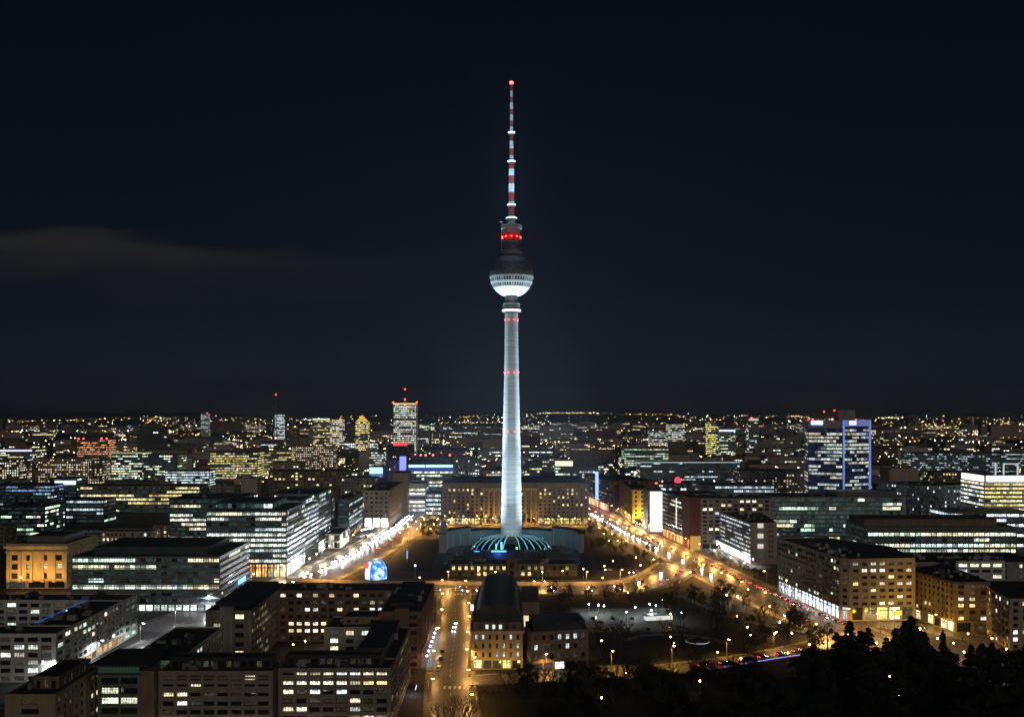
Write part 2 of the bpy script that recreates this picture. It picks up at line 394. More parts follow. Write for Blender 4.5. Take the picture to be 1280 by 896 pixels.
def resample(pts, step=6.0):
    out = [Vector(pts[0])]
    P = [Vector(p) for p in pts]
    # Catmull-Rom through the points
    for i in range(len(P) - 1):
        p0 = P[max(0, i - 1)]; p1 = P[i]; p2 = P[i + 1]; p3 = P[min(len(P) - 1, i + 2)]
        n = max(1, int((p2 - p1).length / step))
        for k in range(1, n + 1):
            t = k / n
            out.append(.5 * ((2 * p1) + (p2 - p0) * t + (2 * p0 - 5 * p1 + 4 * p2 - p3) * t * t + (3 * p1 - p0 - 3 * p2 + p3) * t ** 3))
    return out
class Path:
    def __init__(s, pts, half, walk=4.0):
        s.p = resample(pts); s.half = half; s.walk = walk; s.cum = [0]
        for a, b in zip(s.p[:-1], s.p[1:]): s.cum.append(s.cum[-1] + (b - a).length)
        s.len = s.cum[-1]
    def at(s, d, off=0.0):
        d = max(0, min(s.len - .01, d)); lo, hi = 0, len(s.cum) - 1
        while hi - lo > 1:
            m = (lo + hi) // 2
            if s.cum[m] <= d: lo = m
            else: hi = m
        a, b = s.p[lo], s.p[lo + 1]; t = (b - a).normalized(); q = a + t * (d - s.cum[lo])
        return Vector((q.x + t.y * off, q.y - t.x * off)), t           # off > 0: right of the direction of travel
    def ribbon(s, mb, o0, o1, z, skip=None, z0=None):
        n = len(s.p); nrm = []
        for i in range(n):
            t = (s.p[min(n - 1, i + 1)] - s.p[max(0, i - 1)]).normalized(); nrm.append(Vector((t.y, -t.x)))
        for i in range(n - 1):
            a, b, c, d = s.p[i] + nrm[i] * o0, s.p[i] + nrm[i] * o1, s.p[i + 1] + nrm[i + 1] * o1, s.p[i + 1] + nrm[i + 1] * o0
            if skip and skip((a + c) / 2): continue
            mb.face([(*a, z), (*b, z), (*c, z), (*d, z)])
            if z0 is not None:
                mb.face([(*a, z0), (*a, z), (*d, z), (*d, z0)]); mb.face([(*b, z), (*b, z0), (*c, z0), (*c, z)])
    def dist(s, q): return min((q - p).length for p in s.p)

boulevard = Path([(-178, 500), (-155, 585), (-138, 640), (-118, 760), (-106, 900), (-101, 1040), (-98, 1300)], 18)       # left of the tower
crossroad = Path([(-150, 632), (-90, 622), (-40, 619), (40, 617), (78, 628), (102, 665), (124, 722)], 12)               # in front of the plaza
avenue = Path([(72, 1300), (92, 1060), (112, 880), (131, 740), (148, 615), (164, 520), (184, 440), (215, 350)], 15)     # right of the tower
side_street = Path([(-20, 340), (-26, 420), (-28.5, 500), (-32, 560), (-36, 612)], 7.5, 3)                                # between the brick blocks
low_road = Path([(-26, 408), (0, 414), (40, 420), (85, 436), (125, 458), (168, 490)], 6, 2.5)                             # along the edge of the park
cross_lane = Path([(164, 520), (190, 517), (215, 505), (235, 470)], 7, 2.5)
left_lane = Path([(-300, 600), (-240, 596), (-172, 590), (-150, 600)], 8, 3)
court_lane = Path([(-180, 400), (-166, 500), (-155, 585)], 8, 3)
PATHS = dict(boulevard=boulevard, crossroad=crossroad, avenue=avenue, side_street=side_street, low_road=low_road, cross_lane=cross_lane, left_lane=left_lane, court_lane=court_lane)
for i, (nm, p) in enumerate(PATHS.items()):
    mb = MB(); p.ribbon(mb, -p.half, p.half, .012 + .004 * i); o = mb.build('road', ASPH); o['kind'] = 'structure'
    others = [q for k, q in PATHS.items() if q is not p]
    mb = MB(); sk = lambda c: any(q.dist(c) < q.half + 1.5 for q in others)
    p.ribbon(mb, p.half, p.half + p.walk, .13 + .002 * i, sk, 0); p.ribbon(mb, -p.half - p.walk, -p.half, .13 + .002 * i, sk, 0)
    o = mb.build('pavement', PAVE); o['kind'] = 'structure'
    mb = MB(); d = 4.0; lanes = [0.0] + ([-p.half / 2, p.half / 2] if p.half > 9 else [])
    while d < p.len - 6:
        for off in lanes:
            a, t = p.at(d, off - .1); b, _ = p.at(d, off + .1); c, _ = p.at(d + 4, off + .1); e, _ = p.at(d + 4, off - .1)
            if not any(q.dist(a) < q.half + 1 for q in others): mb.face([(*a, .05), (*b, .05), (*c, .05), (*e, .05)])
        d += 9
    o = mb.build('lane_marking', WHITEP); o['kind'] = 'structure'
mb = MB(); 
for k in range(7):
    for side in (398.5, 601): mb.face([(-33 + k * 2 + (-2 if side > 500 else 5.5), side, .056), (-32 + k * 2 + (-2 if side > 500 else 5.5), side, .056), (-32 + k * 2 + (-2 if side > 500 else 5.5), side + 4, .056), (-33 + k * 2 + (-2 if side > 500 else 5.5), side + 4, .056)])
o = mb.build('lane_marking', WHITEP); o['kind'] = 'structure'
for off in (-3.4, -2.0, 1.6, 3.0):
    mb = MB(); side_street.ribbon(mb, off - .07, off + .07, .062); o = mb.build('tram_track', GREYM); o['kind'] = 'structure'
sheet('plaza', [(-84, 652), (72, 645), (100, 700), (88, 900), (70, 962), (-86, 962), (-92, 760)], .008, M_('dark_paving', (.045, .043, .04), noise=.4, scale=.15))
sheet('plaza', [(-86, 885), (72, 885), (70, 962), (-88, 962)], .010, PAVE)
sheet('lawn', [(-78, 690), (-56, 690), (-62, 860), (-84, 860)], .013, GRASS)
sheet('lawn', [(60, 690), (84, 705), (84, 860), (66, 860)], .013, GRASS)
sheet('lawn', [(-6, 200), (230, 200), (230, 420), (165, 480), (125, 450), (85, 428), (40, 412), (-6, 405)], .006, GRASS)
sheet('lawn', [(16, 426), (84, 442), (150, 486), (146, 560), (118, 612), (60, 604), (16, 604)], .005, GRASS)
sheet('car_park', [(33, 500), (78, 500), (90, 560), (33, 560)], .010, M_('pale_asphalt', (.11, .115, .10), noise=.35, scale=.2))
sheet('path', [(-8, 428), (60, 432), (60, 436), (-8, 433)], .011, PAVE)
loop = Path([(55, 482), (64, 492), (80, 495), (96, 488), (104, 474)], 2.2)
mb = MB(); loop.ribbon(mb, -2.2, 2.2, .012); o = mb.build('path', PAVE); o['kind'] = 'structure'
walk = Path([(100, 600), (112, 560), (128, 520), (148, 500)], 2.4)
mb = MB(); walk.ribbon(mb, -2.4, 2.4, .012); o = mb.build('path', PAVE); o['kind'] = 'structure'

def hill_h(x):
    return 30 + 22 * math.sin(x / 1900 + 1) + 13 * math.sin(x / 700 + .3) + 9 * math.sin(x / 310)
mb = MB(); rows = [(8200, 0), (9000, .55), (9800, 1), (10800, .95), (13500, .3)]
xs = [-8500 + 200 * i for i in range(86)]
for (y0, k0), (y1, k1) in zip(rows[:-1], rows[1:]):
    for xa, xb in zip(xs[:-1], xs[1:]):
        mb.face([(xa, y0, hill_h(xa) * k0 - .3), (xb, y0, hill_h(xb) * k0 - .3), (xb, y1, hill_h(xb) * k1 - .3), (xa, y1, hill_h(xa) * k1 - .3)])
o = mb.build('hills', HILL, smooth=True); o['kind'] = 'structure'

# ------------------------------------------------------------------ the television tower
TX, TY = -.4, 780.0
def zt(v): return vz(v, TY)
def rt(px): return px * TY / F
RLAMP = emit('red_beacon', (1, .03, .02), 26)
LEDW = emit('cool_led', (.62, .85, 1), 3.2)
LEDT = emit('turquoise_led', (.10, .75, .85), 2.6)
LEDB = emit('blue_led', (.05, .25, 1), 5.0)
def light(kind, parent, loc, power, col, rad=.3, target=None, size=60, blend=.6, name=None):
    d = bpy.data.lights.new(name or 'lamp_light', kind); d.energy = power; d.color = col; d.shadow_soft_size = rad
    o = bpy.data.objects.new(name or 'lamp_light', d); COL.objects.link(o); o.parent = parent; o.location = loc
    if kind == 'SPOT':
        d.spot_size = R(size); d.spot_blend = blend
        o.rotation_euler = (Vector(target) - Vector(loc)).to_track_quat('-Z', 'Y').to_euler()
    return o
def tower():
    t = empty('television_tower', (TX, TY, 0))
    tag(t, 'floodlit concrete television tower with a silver sphere and striped red and white antenna', 'television tower')
    conc = shaft_mat(); steel = M_('sphere_steel', (.13, .13, .132), rough=.5, metal=.3, noise=.5, scale=.6)
    bowl = M_('sphere_pale_steel', (.62, .66, .68), rough=.45, metal=.1, noise=.15, scale=.8)
    prof = [(13.6, 690), (13.2, 668), (12.6, 630), (12.1, 600), (11.4, 570), (10.7, 540), (9.8, 500), (9.1, 470), (8.5, 430), (8.2, 392)]
    m = MB(); m.lathe([(rt(r), zt(v)) for r, v in prof], 64); m.build('shaft', conc, t, smooth=True)
    m = MB(); m.lathe([(rt(8.2), zt(392)), (rt(8.2), zt(381)), (rt(7.9), zt(379)), (rt(7.9), zt(368))], 48); m.build('neck', GREYM, t, smooth=True)
    m = MB()
    for v0, v1, r in ((390, 387, 11.4), (385.5, 382.5, 10.6), (381.5, 379.5, 10.6)):
        m.lathe([(rt(7.8), zt(v0)), (rt(r), zt(v0)), (rt(r), zt(v1)), (rt(7.8), zt(v1))], 48)
    for k in range(24):
        a = k * math.pi / 12; c, s_ = math.cos(a), math.sin(a); m.bar((rt(10.3) * c, rt(10.3) * s_, zt(387)), (rt(10.3) * c, rt(10.3) * s_, zt(382)), .12)
    m.build('platform', CONC, t)
    m = MB(); m.lathe([(rt(11.45), zt(389.6)), (rt(11.75), zt(389.2)), (rt(11.75), zt(387.6)), (rt(11.45), zt(387.2))], 48); m.build('light_strip', LEDW, t)
    cv, rr = 344.5, 27.3
    def sph(v): return (rt(math.sqrt(max(0, rr * rr - (v - cv) ** 2))), zt(v))
    top = [sph(v) for v in (346, 342.5, 339, 335.5, 332, 328.5, 325, 322, 319.5)]
    low = [sph(v) for v in (369.2, 367.3, 364.8, 362, 359.6)]
    m = MB(); m.lathe(top, 60, pyr=.28); m.build('sphere_top', steel, t)
    m = MB(); m.lathe([(rt(7.9), zt(370))] + low, 60, pyr=.22); m.lathe([sph(355.4), sph(352.9)], 60, pyr=.1); m.lathe([sph(348), sph(346)], 60, pyr=.1); m.build('sphere_bowl', bowl, t)
    for va, vb in ((359.6, 355.4), (352.9, 348)):
        (r0, z0), (r1, z1) = sph(va), sph(vb)
        r0 -= .35; r1 -= .35
        n = 48; band = MB()
        for k in range(n):                                          # mullions between the panes
            a = 2 * math.pi * k / n; w = .034
            A = [((r0 + .45) * math.cos(a + e), (r0 + .45) * math.sin(a + e), z0) for e in (-w / 2.2, w / 2.2)]
            B = [((r1 + .45) * math.cos(a + e), (r1 + .45) * math.sin(a + e), z1) for e in (w / 2.2, -w / 2.2)]
            band.face(A + B)
        # one pane mesh, turned about the axis
        pm = MB(); w = math.pi / n
        pm.face([(r0 * math.cos(-w), r0 * math.sin(-w), z0), (r0 * math.cos(w), r0 * math.sin(w), z0), (r1 * math.cos(w), r1 * math.sin(w), z1), (r1 * math.cos(-w), r1 * math.sin(-w), z1)], uv=[(0, 0), (2, 0), (2, 1), (0, 1)])
        first = pm.build('window', WIN, t); rg = random.Random(5)
        for k in range(n):
            q = first if k == 0 else link('window', first.data, t)
            q.rotation_euler = (0, 0, 2 * math.pi * (k + .5) / n)
            q.color = (1, .9, .7, .28 if rg.random() < .4 else .05)
        for r_, z_ in ((r0 + .42, z0), (r1 + .42, z1)): band.lathe([(r_ - .5, z_ - .12), (r_ + .03, z_ - .12), (r_ + .03, z_ + .12), (r_ - .5, z_ + .12)], 48)
        band.build('mullions', bowl, t)
    # head above the sphere
    m = MB(); m.lathe([(rt(10), zt(320.5)), (rt(13.2), zt(319)), (rt(13.4), zt(315)), (rt(12.2), zt(314.4)), (rt(12.2), zt(313))], 40); m.build('collar', CONC, t)
    m = MB(); m.lathe([(rt(11.4), zt(v)) for v in (314, 309, 304, 301.5)], 30, pyr=.25)
    for v in (311.5, 307, 303): m.lathe([(rt(11.2), zt(v + .4)), (rt(12.6), zt(v + .4)), (rt(12.6), zt(v - .4)), (rt(11.2), zt(v - .4))], 40)
    for k in range(20):
        a = k * math.pi / 10; c, s_ = math.cos(a), math.sin(a); m.bar((rt(12.4) * c, rt(12.4) * s_, zt(313.5)), (rt(12.4) * c, rt(12.4) * s_, zt(300.5)), .14)
    m.build('lattice_drum', M_('drum_grey', (.13, .13, .135), rough=.6, noise=.4), t)
    m = MB(); m.lathe([(rt(10.6), zt(302)), (rt(10.9), zt(300)), (rt(10.9), zt(293)), (rt(10.6), zt(292))], 40); m.build('red_lit_band', M_('red_lit_drum', (.5, .03, .02), noise=.2), t)  # red beacon light painted into the drum's colour
    m = MB(); m.lathe([(rt(10.6), zt(293)), (rt(10.8), zt(291)), (rt(10.8), zt(286))], 40); m.build('upper_drum', M_('drum_rose', (.30, .21, .20), noise=.3), t)
    m = MB(); m.lathe([(rt(10.6), zt(286.5)), (rt(13.2), zt(286.2)), (rt(13.4), zt(282.8)), (rt(12.6), zt(281.6)), (rt(4), zt(281.2)), (0, zt(281.2))], 40); m.build('roof', CONC, t)
    for k in range(10):
        a = 2 * math.pi * (k + .5) / 10; c, s_ = math.cos(a), math.sin(a)
        m = MB(); m.lathe([(0, -.5), (.42, -.3), (.5, 0), (.42, .3), (0, .5)], 8, cx=rt(11.9) * c, cy_=rt(11.9) * s_); m.v = [(x, y, z + zt(297)) for x, y, z in m.v]; b = m.build('beacon', RLAMP, t)
        light('POINT', t, (rt(13.2) * c, rt(14) * s_, zt(297)), 110, (1, .04, .03), .4)
    for v, r, n in ((400, 8.3, 8), (465.5, 9.2, 8), (539, 10.7, 8)):
        for k in range(n):
            a = 2 * math.pi * (k + .5) / n; m = MB(); m.lathe([(0, -.32), (.3, -.2), (.34, 0), (.3, .2), (0, .32)], 8, cx=(rt(r) + .3) * math.cos(a), cy_=(rt(r) + .3) * math.sin(a))
            m.v = [(x, y, z + zt(v)) for x, y, z in m.v]; m.build('beacon', RLAMP, t)
            if k in (4, 5, 6, 7): light('POINT', t, ((rt(r) + 1.6) * math.cos(a), (rt(r) + 1.6) * math.sin(a), zt(v)), 60, (1, .04, .03), .3)
    m = MB(); ax, ay = -rt(12.2), -2.0                              # small dish mast on the rim
    m.bar((ax, ay, zt(316)), (ax, ay, zt(277)), .22); m.bar((ax, ay, zt(309)), (-rt(10.8), 0, zt(309)), .18); m.bar((ax, ay, zt(286.5)), (-rt(10.8), 0, zt(286.5)), .18)
    for v in (278.5, 282): m.lathe([(0, -.1), (1.1, .3), (1.25, .5), (0, .1)], 12, cx=ax - .5, cy_=ay - .6); m.v[-36:] = [(x, y, z) for x, y, z in m.v[-36:]]
    m.v = [(x, y, z + (zt(279) if abs(z) < 2 else 0)) for x, y, z in m.v]
    m.build('dish_mast', WHITEP, t)
    # antenna: alternating red and white sections
    seg = [(281.2, 275, 4.3, 'p'), (271, 258.5, 3.7, 'r'), (254, 252.5, 3.5, 'w'), (252.5, 240.7, 3.3, 'r'), (240.7, 230, 3.3, 'w'), (230, 220, 3.2, 'r'), (220, 211.6, 3.2, 'w'), (211.6, 203.4, 3.1, 'r'),
           (200.5, 195, 2.3, 'w'), (195, 186, 2.2, 'r'), (186, 176.6, 2.2, 'w'), (176.6, 168, 2.1, 'r'), (164, 158.7, 1.9, 'w'), (158.7, 151.4, 1.8, 'r'), (151.4, 143.6, 1.75, 'w'),
           (143.6, 136.9, 1.7, 'r'), (136.9, 128.4, 1.65, 'w'), (128.4, 122, 1.6, 'r'), (122, 114, 1.5, 'w'), (114, 105.5, 1.4, 'r')]
    am = {'r': REDPAINT, 'w': WHITEP, 'p': M_('antenna_base', (.55, .48, .44), noise=.2)}
    for v0, v1, r, c in seg:
        m = MB(); m.lathe([(0, zt(v0)), (rt(r), zt(v0)), (rt(r), zt(v1)), (0, zt(v1))], 16)
        n = max(2, int((v0 - v1) / 2.2))
        for k in range(n):
            v = v0 + (v1 - v0) * (k + .5) / n; m.lathe([(rt(r), zt(v + .3)), (rt(r) + .22, zt(v + .25)), (rt(r) + .22, zt(v - .25)), (rt(r), zt(v - .3))], 16)
        m.build('antenna_section', am[c], t)
    for v, r, h in ((273, 6.8, 2.0), (256.3, 5.3, 1.9), (202, 4.9, 1.3), (166, 4.3, 1.5)):
        m = MB(); m.lathe([(0, zt(v + h)), (rt(r) * .75, zt(v + h)), (rt(r), zt(v + h * .4)), (rt(r), zt(v - h * .5)), (rt(r) * .7, zt(v - h)), (0, zt(v - h))], 24); m.build('antenna_collar', WHITEP, t)
        m = MB(); m.lathe([(rt(r) + .03, zt(v + .5)), (rt(r) + .12, zt(v + .4)), (rt(r) + .12, zt(v - .4)), (rt(r) + .03, zt(v - .5))], 24); m.build('light_strip', LEDW, t)
    m = MB(); m.lathe([(0, -1.5), (1.2, -.9), (1.5, 0), (1.2, .9), (0, 1.5)], 10); m.v = [(x, y, z + zt(103.8)) for x, y, z in m.v]; m.build('beacon', RLAMP, t)
    cool = (.36, .72, 1)
    for v, p in ((266, 900), (249, 1500), (236, 1700), (224, 1700), (214, 1500), (192, 1100), (181, 1100), (160, 900), (148, 800), (133, 750), (118, 650)):
        for dx in (-1, 1): light('POINT', t, (dx * 7.5, -6.5, zt(v)), p * 1.25, cool, .4, name='antenna_floodlight')
    # floodlights: round the base for the shaft, on the ring platform for the bowl
    for x, y, z, p, tz, sz in ((-95, 25, 12, 1.9e6, 95, 74), (95, 25, 12, 1.9e6, 95, 74), (-30, -70, 6, 1.0e5, 38, 50), (30, -70, 6, 1.0e5, 38, 50), (-45, -120, 8, 4.5e5, 130, 66), (45, -120, 8, 4.5e5, 130, 66), (-80, 20, 14, 2.2e6, 165, 46), (80, 20, 14, 2.2e6, 165, 46)):
        light('SPOT', t, (x, y, z), p, (.60, .84, 1), 1.0, (0, 0, tz), sz, .5, 'tower_floodlight')
    for k in range(10):
        a = 2 * math.pi * (k + .5) / 10; c, s_ = math.cos(a), math.sin(a)
        light('SPOT', t, (rt(16) * c, rt(16) * s_, zt(386)), 1300, (.70, .92, 1), .4, (rt(15) * c, rt(15) * s_, zt(350)), 120, .8, 'bowl_floodlight')
    return t
tower()

# curved building round the foot of the tower, with lit glass ribs running down from the shaft
def pavilion():
    t = empty('tower_pavilion', (TX, TY + 4, 0))
    tag(t, 'curved pale pavilion with glowing turquoise ribs round the foot of the tower', 'pavilion')
    wallm = M_('pavilion_panel', (.30, .33, .36), rough=.5, noise=.2, streak=True)
    m = MB(); n = 40; r0, r1 = 53.0, 57.0
    for k in range(n):
        a0 = R(-8 + 196 * k / n); a1 = R(-8 + 196 * (k + 1) / n)
        if 11 <= k % 14 <= 11: pass
        A = [(r * math.cos(a) * (1), r * .92 * math.sin(a)) for r, a in ((r0, a0), (r1, a0), (r1, a1), (r0, a1))]
        m.prism(A, 0, 11.6 if 12 <= k < 28 else 14.5)
    m.build('curved_wall', wallm, t)
    m = MB()
    for k in range(n):
        a0 = R(-8 + 196 * k / n); a1 = R(-8 + 196 * (k + 1) / n)
        A = [(r * math.cos(a), r * .92 * math.sin(a)) for r, a in ((r0 - 1, a0), (r1 + 1.2, a0), (r1 + 1.2, a1), (r0 - 1, a1))]
        zr_ = 11.62 if 12 <= k < 28 else 14.52; m.prism(A, zr_, zr_ + .8, bottom=True)
    m.build('roof', ZINC, t)
    m = MB(); m.lathe([(8.8, 0), (8.8, 13.2), (19, 12.6), (26, 9.5), (31, 5), (33.5, .4)], 48); m.build('glass_roof', M_('dark_glass_roof', (.015, .02, .024), rough=.12, noise=.2), t, smooth=True)
    ribw = M_('rib_white', (.5, .55, .58), noise=.1)
    angs = [200, 212, 224, 236, 247, 258, 282, 293, 304, 316, 328, 340]
    for i, ang in enumerate(angs):
        a = R(ang); d = Vector((math.cos(a), math.sin(a))); nn = Vector((-d.y, d.x))
        pts = [(10, 14.0), (18, 13.4), (25, 11.2), (30, 7.4), (33.2, 3.0), (34.6, .1)]
        rb = MB(); le = MB()
        for (ra, za), (rb_, zb) in zip(pts[:-1], pts[1:]):
            P = lambda r, z, w: (d.x * r + nn.x * w, d.y * r + nn.y * w, z)
            w = .35
            for s_ in (-w, w): rb.face([P(ra, za - .9, s_), P(rb_, max(0, zb - .9), s_), P(rb_, zb, s_), P(ra, za, s_)])
            rb.face([P(ra, za, -w), P(rb_, zb, -w), P(rb_, zb, w), P(ra, za, w)])
            le.face([P(ra, za + .06, -.19), P(rb_, zb + .06, -.19), P(rb_, zb + .06, .19), P(ra, za + .06, .19)])
        rib = rb.build('rib', ribw, t)
        e = le.build('light_strip', emit('rib_led_%s' % ('a' if i % 3 else 'b'), (.08, .55, .85) if i % 3 else (.15, .85, .75), 1.7 if i % 3 else 1.1), rib)
    for x, y in ((-13, 34), (13, 34), (-26, 30), (26, 30), (0, -26)): light('POINT', t, (x, y, 8 if y > 0 else 2), 1100 if abs(x) < 20 else 220, (.12, .72, .95), .6)
    for x in (-34, 34): light('POINT', t, (x, 2, 9), 1700, (.55, .68, .85), .6)  # added fill lights for the side walls, with no lamp there
    m = MB(); m.box(-15, -38.6, 5.2, -4, -38, 6.2); m.box(-28, -38.4, 5.5, -24, -38, 5.85); m.build('blue_light_box', LEDB, t)
    light('POINT', t, (-10, -41, 4), 2500, (.05, .2, 1), .5)
    m = MB(); m.box(-36, -37.9, 0, 36, -34.9, 6.6); m.build('front_canopy', M_('canopy_dark', (.06, .065, .07), noise=.3), t)
    for x, w, h in ((-11.5, .8, 4.2), (-7.5, 1.2, 5.4), (4, 1.5, 1.6), (25, .5, .9)):
        m = MB(); m.box(x - w / 2, -34.6, 6.7, x + w / 2, -34.2, 6.7 + h); m.build('light_panel', LEDT if x < 0 else emit('green_led', (.2, 1, .5), 1.6), t)
    for i in range(18):                                             # unlit outer folds of the roof
        ang = 184 + i * 10 if i < 9 else 276 + (i - 9) * 9.6
        if 222 < ang < 318: continue
        a = R(ang); d = Vector((math.cos(a), math.sin(a))); m = MB(); nn = Vector((-d.y, d.x)) * 2.6
        A = d * 38; B = d * 50; m.face([(*(A - nn * .7), 3.6), (*(B - nn), .8), (*B, 2.6), (*A, 6.0)]); m.face([(*A, 6.0), (*B, 2.6), (*(B + nn), .8), (*(A + nn * .7), 3.6)])
        m.face([(*(B - nn), .8), (*(B + nn), .8), (*B, 2.6)])
        m.build('roof_fold', GREYM, t)
    for i in range(16):
        a = R(2 + i * 11.7); m = MB(); d = Vector((math.cos(a), math.sin(a) * .92)); m.bar((*(d * 52.7), 0), (*(d * 52.7), 11.5), .35, n=5); m.build('fin', ribw, t)
    # stair tower of the curved wall at its left end
    m = MB(); m.box(-56.5, -6, 0, -50.5, 0, 21); m.lathe([(3, 21), (2.7, 22.6), (1.6, 23.8), (0, 24.2)], 16, cx=-53.5, cy_=-3); m.build('stair_tower', wallm, t)
pavilion()

# ------------------------------------------------------------------ named buildings, near to far
OFF = 'office building'; APT = 'apartment block'
flatS = S(fh=3.1, bw=4.6, ww=.78, wh=.56, sill=.22, rec=.9, lit=.22, pal='warm', run=.3, st=1.0, sash=.95, mg=1.0, top=1.0)
punch = S(fh=3.3, bw=3.1, ww=.5, wh=.55, sill=.25, rec=.3, lit=.16, pal='warm', run=.2, st=.9, sash=.7)
ribbon = S(fh=3.5, bw=3.0, ww=.95, wh=.5, sill=.3, rec=.18, lit=.3, pal='office', run=.82, st=1.0, sash=1.5, dim=.85, dpal='teal')
glassy = S(fh=3.6, bw=3.0, ww=.94, wh=.66, sill=.2, rec=.1, lit=.25, pal='cool', run=.7, st=.8, sash=1.0, dim=.95, dpal='teal', dst=1.3)
def st_(base, **k): d = dict(base); d.update(k); return d

# foreground left, corner house with a penthouse
b = Building('apartment_block', 'sand coloured corner house with a bare set-back penthouse in the bottom left corner', APT, 1, framed=True)
b.wing(rect(-160, 314, -144, 349), 22, M_('sand_render', (.30, .23, .16), streak=True, noise=.2), st_(flatS, lit=.10, bw=4.0, ww=.5, rec=.3), styles={0: st_(flatS, lit=0, bw=6.2, ww=.55, rec=.3, mg=3, sash=.8)}, units=1)
b.wing(rect(-155, 322, -146.5, 346), 25.4, BROWN, st_(punch, bw=2.4, ww=.5, lit=0, wh=.8, sill=.05, fh=3.2), z0=21.5, part='penthouse')
for i in range(5): 
    m = MB(); m.box(-143.99, 319 + i * 6, 3, -143.7, 319.25 + i * 6, 21.6); b.part('pier', m, BROWN)
b.done()
# green glass stair house with a flared roof
b = Building('apartment_block', 'narrow green lit glass bay under a flared roof between two brown blocks', APT, 2, framed=True)
b.wing(rect(-142, 341, -127, 360), 21.4, M_('green_frame', (.10, .15, .11), noise=.2), st_(flatS, fh=3.3, bw=4.6, ww=.88, wh=.62, lit=.85, pal='green', rec=.3, run=.2, st=.95), skip=(1, 3), units=0)
gm = emit('green_glass_lit', (.16, .5, .24), .10)
m = MB(); m.box(-141.5, 340.2, 21.5, -127.5, 340.6, 24.2); b.part('lantern_glass', m, gm)
m = MB()
for i in range(29): m.box(-141.4 + i * .49, 339.95, 21.5, -141.28 + i * .49, 340.15, 24.2)
b.part('lantern_bars', m, DARKM)
m = MB(); m.prism([(-144, 338.4), (-123.5, 338.4), (-125, 362), (-143, 362)], 24.25, 24.9, bottom=True); b.part('roof', m, ROOF)
m = MB(); m.box(-143, 338.9, 21.45, -126, 341, 21.75); b.part('canopy', m, DARKM)
m = MB(); m.box(-127, 339.7, 0, -122.2, 345, 22.6); b.part('pier', m, BROWN)
b.done()
# brown block, front bar and right-hand wing
LB = M_('taupe_render', (.235, .195, .155), streak=True, noise=.2)
b = Building('apartment_block', 'long taupe apartment block with recessed balconies and scattered yellow windows at the bottom edge', APT, 3, framed=True)
b.wing(rect(-122, 343.5, -82.5, 358), 21.6, LB, st_(flatS, lit=.3), skip=(1, 3), units=3)
b.wing(rect(-81.2, 346, -42, 360), 22, LB, st_(flatS, lit=.36, pal='warm'), skip=(3,), units=4, styles={2: punch})
b.wing(rect(-58, 360, -42, 412), 22, LB, st_(flatS, lit=.12), skip=(0,), units=3)
b.wing(rect(-120, 349, -84, 356), 25, DARKM, st_(punch, lit=.02, bw=2.6, ww=.7, wh=.7, sill=.1), z0=21.1, part='penthouse')
b.wing(rect(-80, 351.5, -46, 358.5), 25.2, DARKM, st_(punch, lit=.02, bw=2.6, ww=.7, wh=.7, sill=.1), z0=21.5, part='penthouse')
b.wing(rect(-56, 362, -46, 410), 25.2, DARKM, st_(punch, lit=.02, bw=2.6, ww=.7, wh=.7, sill=.1), z0=21.5, part='penthouse')
for x0, x1 in ((-121, -83), (-80, -43)):
    m = MB()
    for k in range(6): 
        z = 2.2 + k * 3.35; y = 343.0 if x0 < -100 else 345.5
        m.box(x0, y, z, x1, y + .48, z + .16); m.box(x0, y, z + .17, x1, y + .06, z + .75)
    b.part('balcony_band', m, LB)
b.done()
# pale courtyard house
b = Building('apartment_block', 'pale greenish gable house with a few white windows in the brick courtyard', APT, 4, framed=True)
b.wing(rect(-79, 418, -57.3, 440), 20.5, M_('pale_green_render', (.36, .37, .29), streak=True, noise=.15), st_(flatS, bw=5.2, lit=.4, rec=.5, ww=.5, pal='white'), units=2)
b.wing(rect(-72, 425, -57.3, 439), 23.4, LB, st_(punch, lit=.1), z0=20.01, part='penthouse')
b.done()
# U-shaped brick block
b = Building('apartment_block', 'dark red brick block round a courtyard with its long wall on the side street', APT, 5, framed=True)
bk = st_(punch, fh=3.4, bw=3.9, ww=.62, sash=.8, lit=.35, pal='warm', st=1.0, wh=.5)
b.wing(rect(-113, 480, -57, 500.5), 24.6, BRICK, bk, skip=(1, 3), units=3)
b.wing(rect(-57, 430, -39, 500.5), 24.6, BRICK, st_(bk, lit=.05, bw=3.0, ww=.55), units=4, styles={0: st_(bk, lit=.05, bw=7), 1: st_(punch, lit=.04, bw=2.9, ww=.66, wh=.6, g=5, slit=.95, spal='cool', sst=1.8, fh=3.25), 3: st_(bk, lit=.3)})
b.wing(rect(-133, 432, -113, 500.5), 24.6, M_('ochre_render', (.22, .19, .135), streak=True), st_(punch, lit=.34, bw=2.7, pal='warm', wh=.5), units=4, styles={0: st_(bk, lit=.35, bw=7, ww=.4, fh=4)})
m = MB(); m.box(-50.6, 429.0, 0, -44.6, 432.5, 26); b.part('chimney_stack', m, BRICK)
m = MB(); m.box(-126.5, 431.2, 0, -121, 434.5, 26.2); b.part('chimney_stack', m, CONC)
m = MB(); m.box(-131, 440, 24.7, -116, 494, 26.6); b.part('attic', m, ROOF)
m = MB(); m.box(-54, 440, 24.7, -43, 495, 26.4); b.part('attic', m, ROOF)
b.done()
# low wing left of it
b = Building('apartment_block', 'low black roofed wing with pale gridded windows beside the ochre gable', APT, 6, framed=True)
b.wing(rect(-145, 372, -125, 430), 18, PALE, st_(flatS, lit=.1, bw=3.6, ww=.72, rec=.4, pal='cool'), units=3)
b.done()
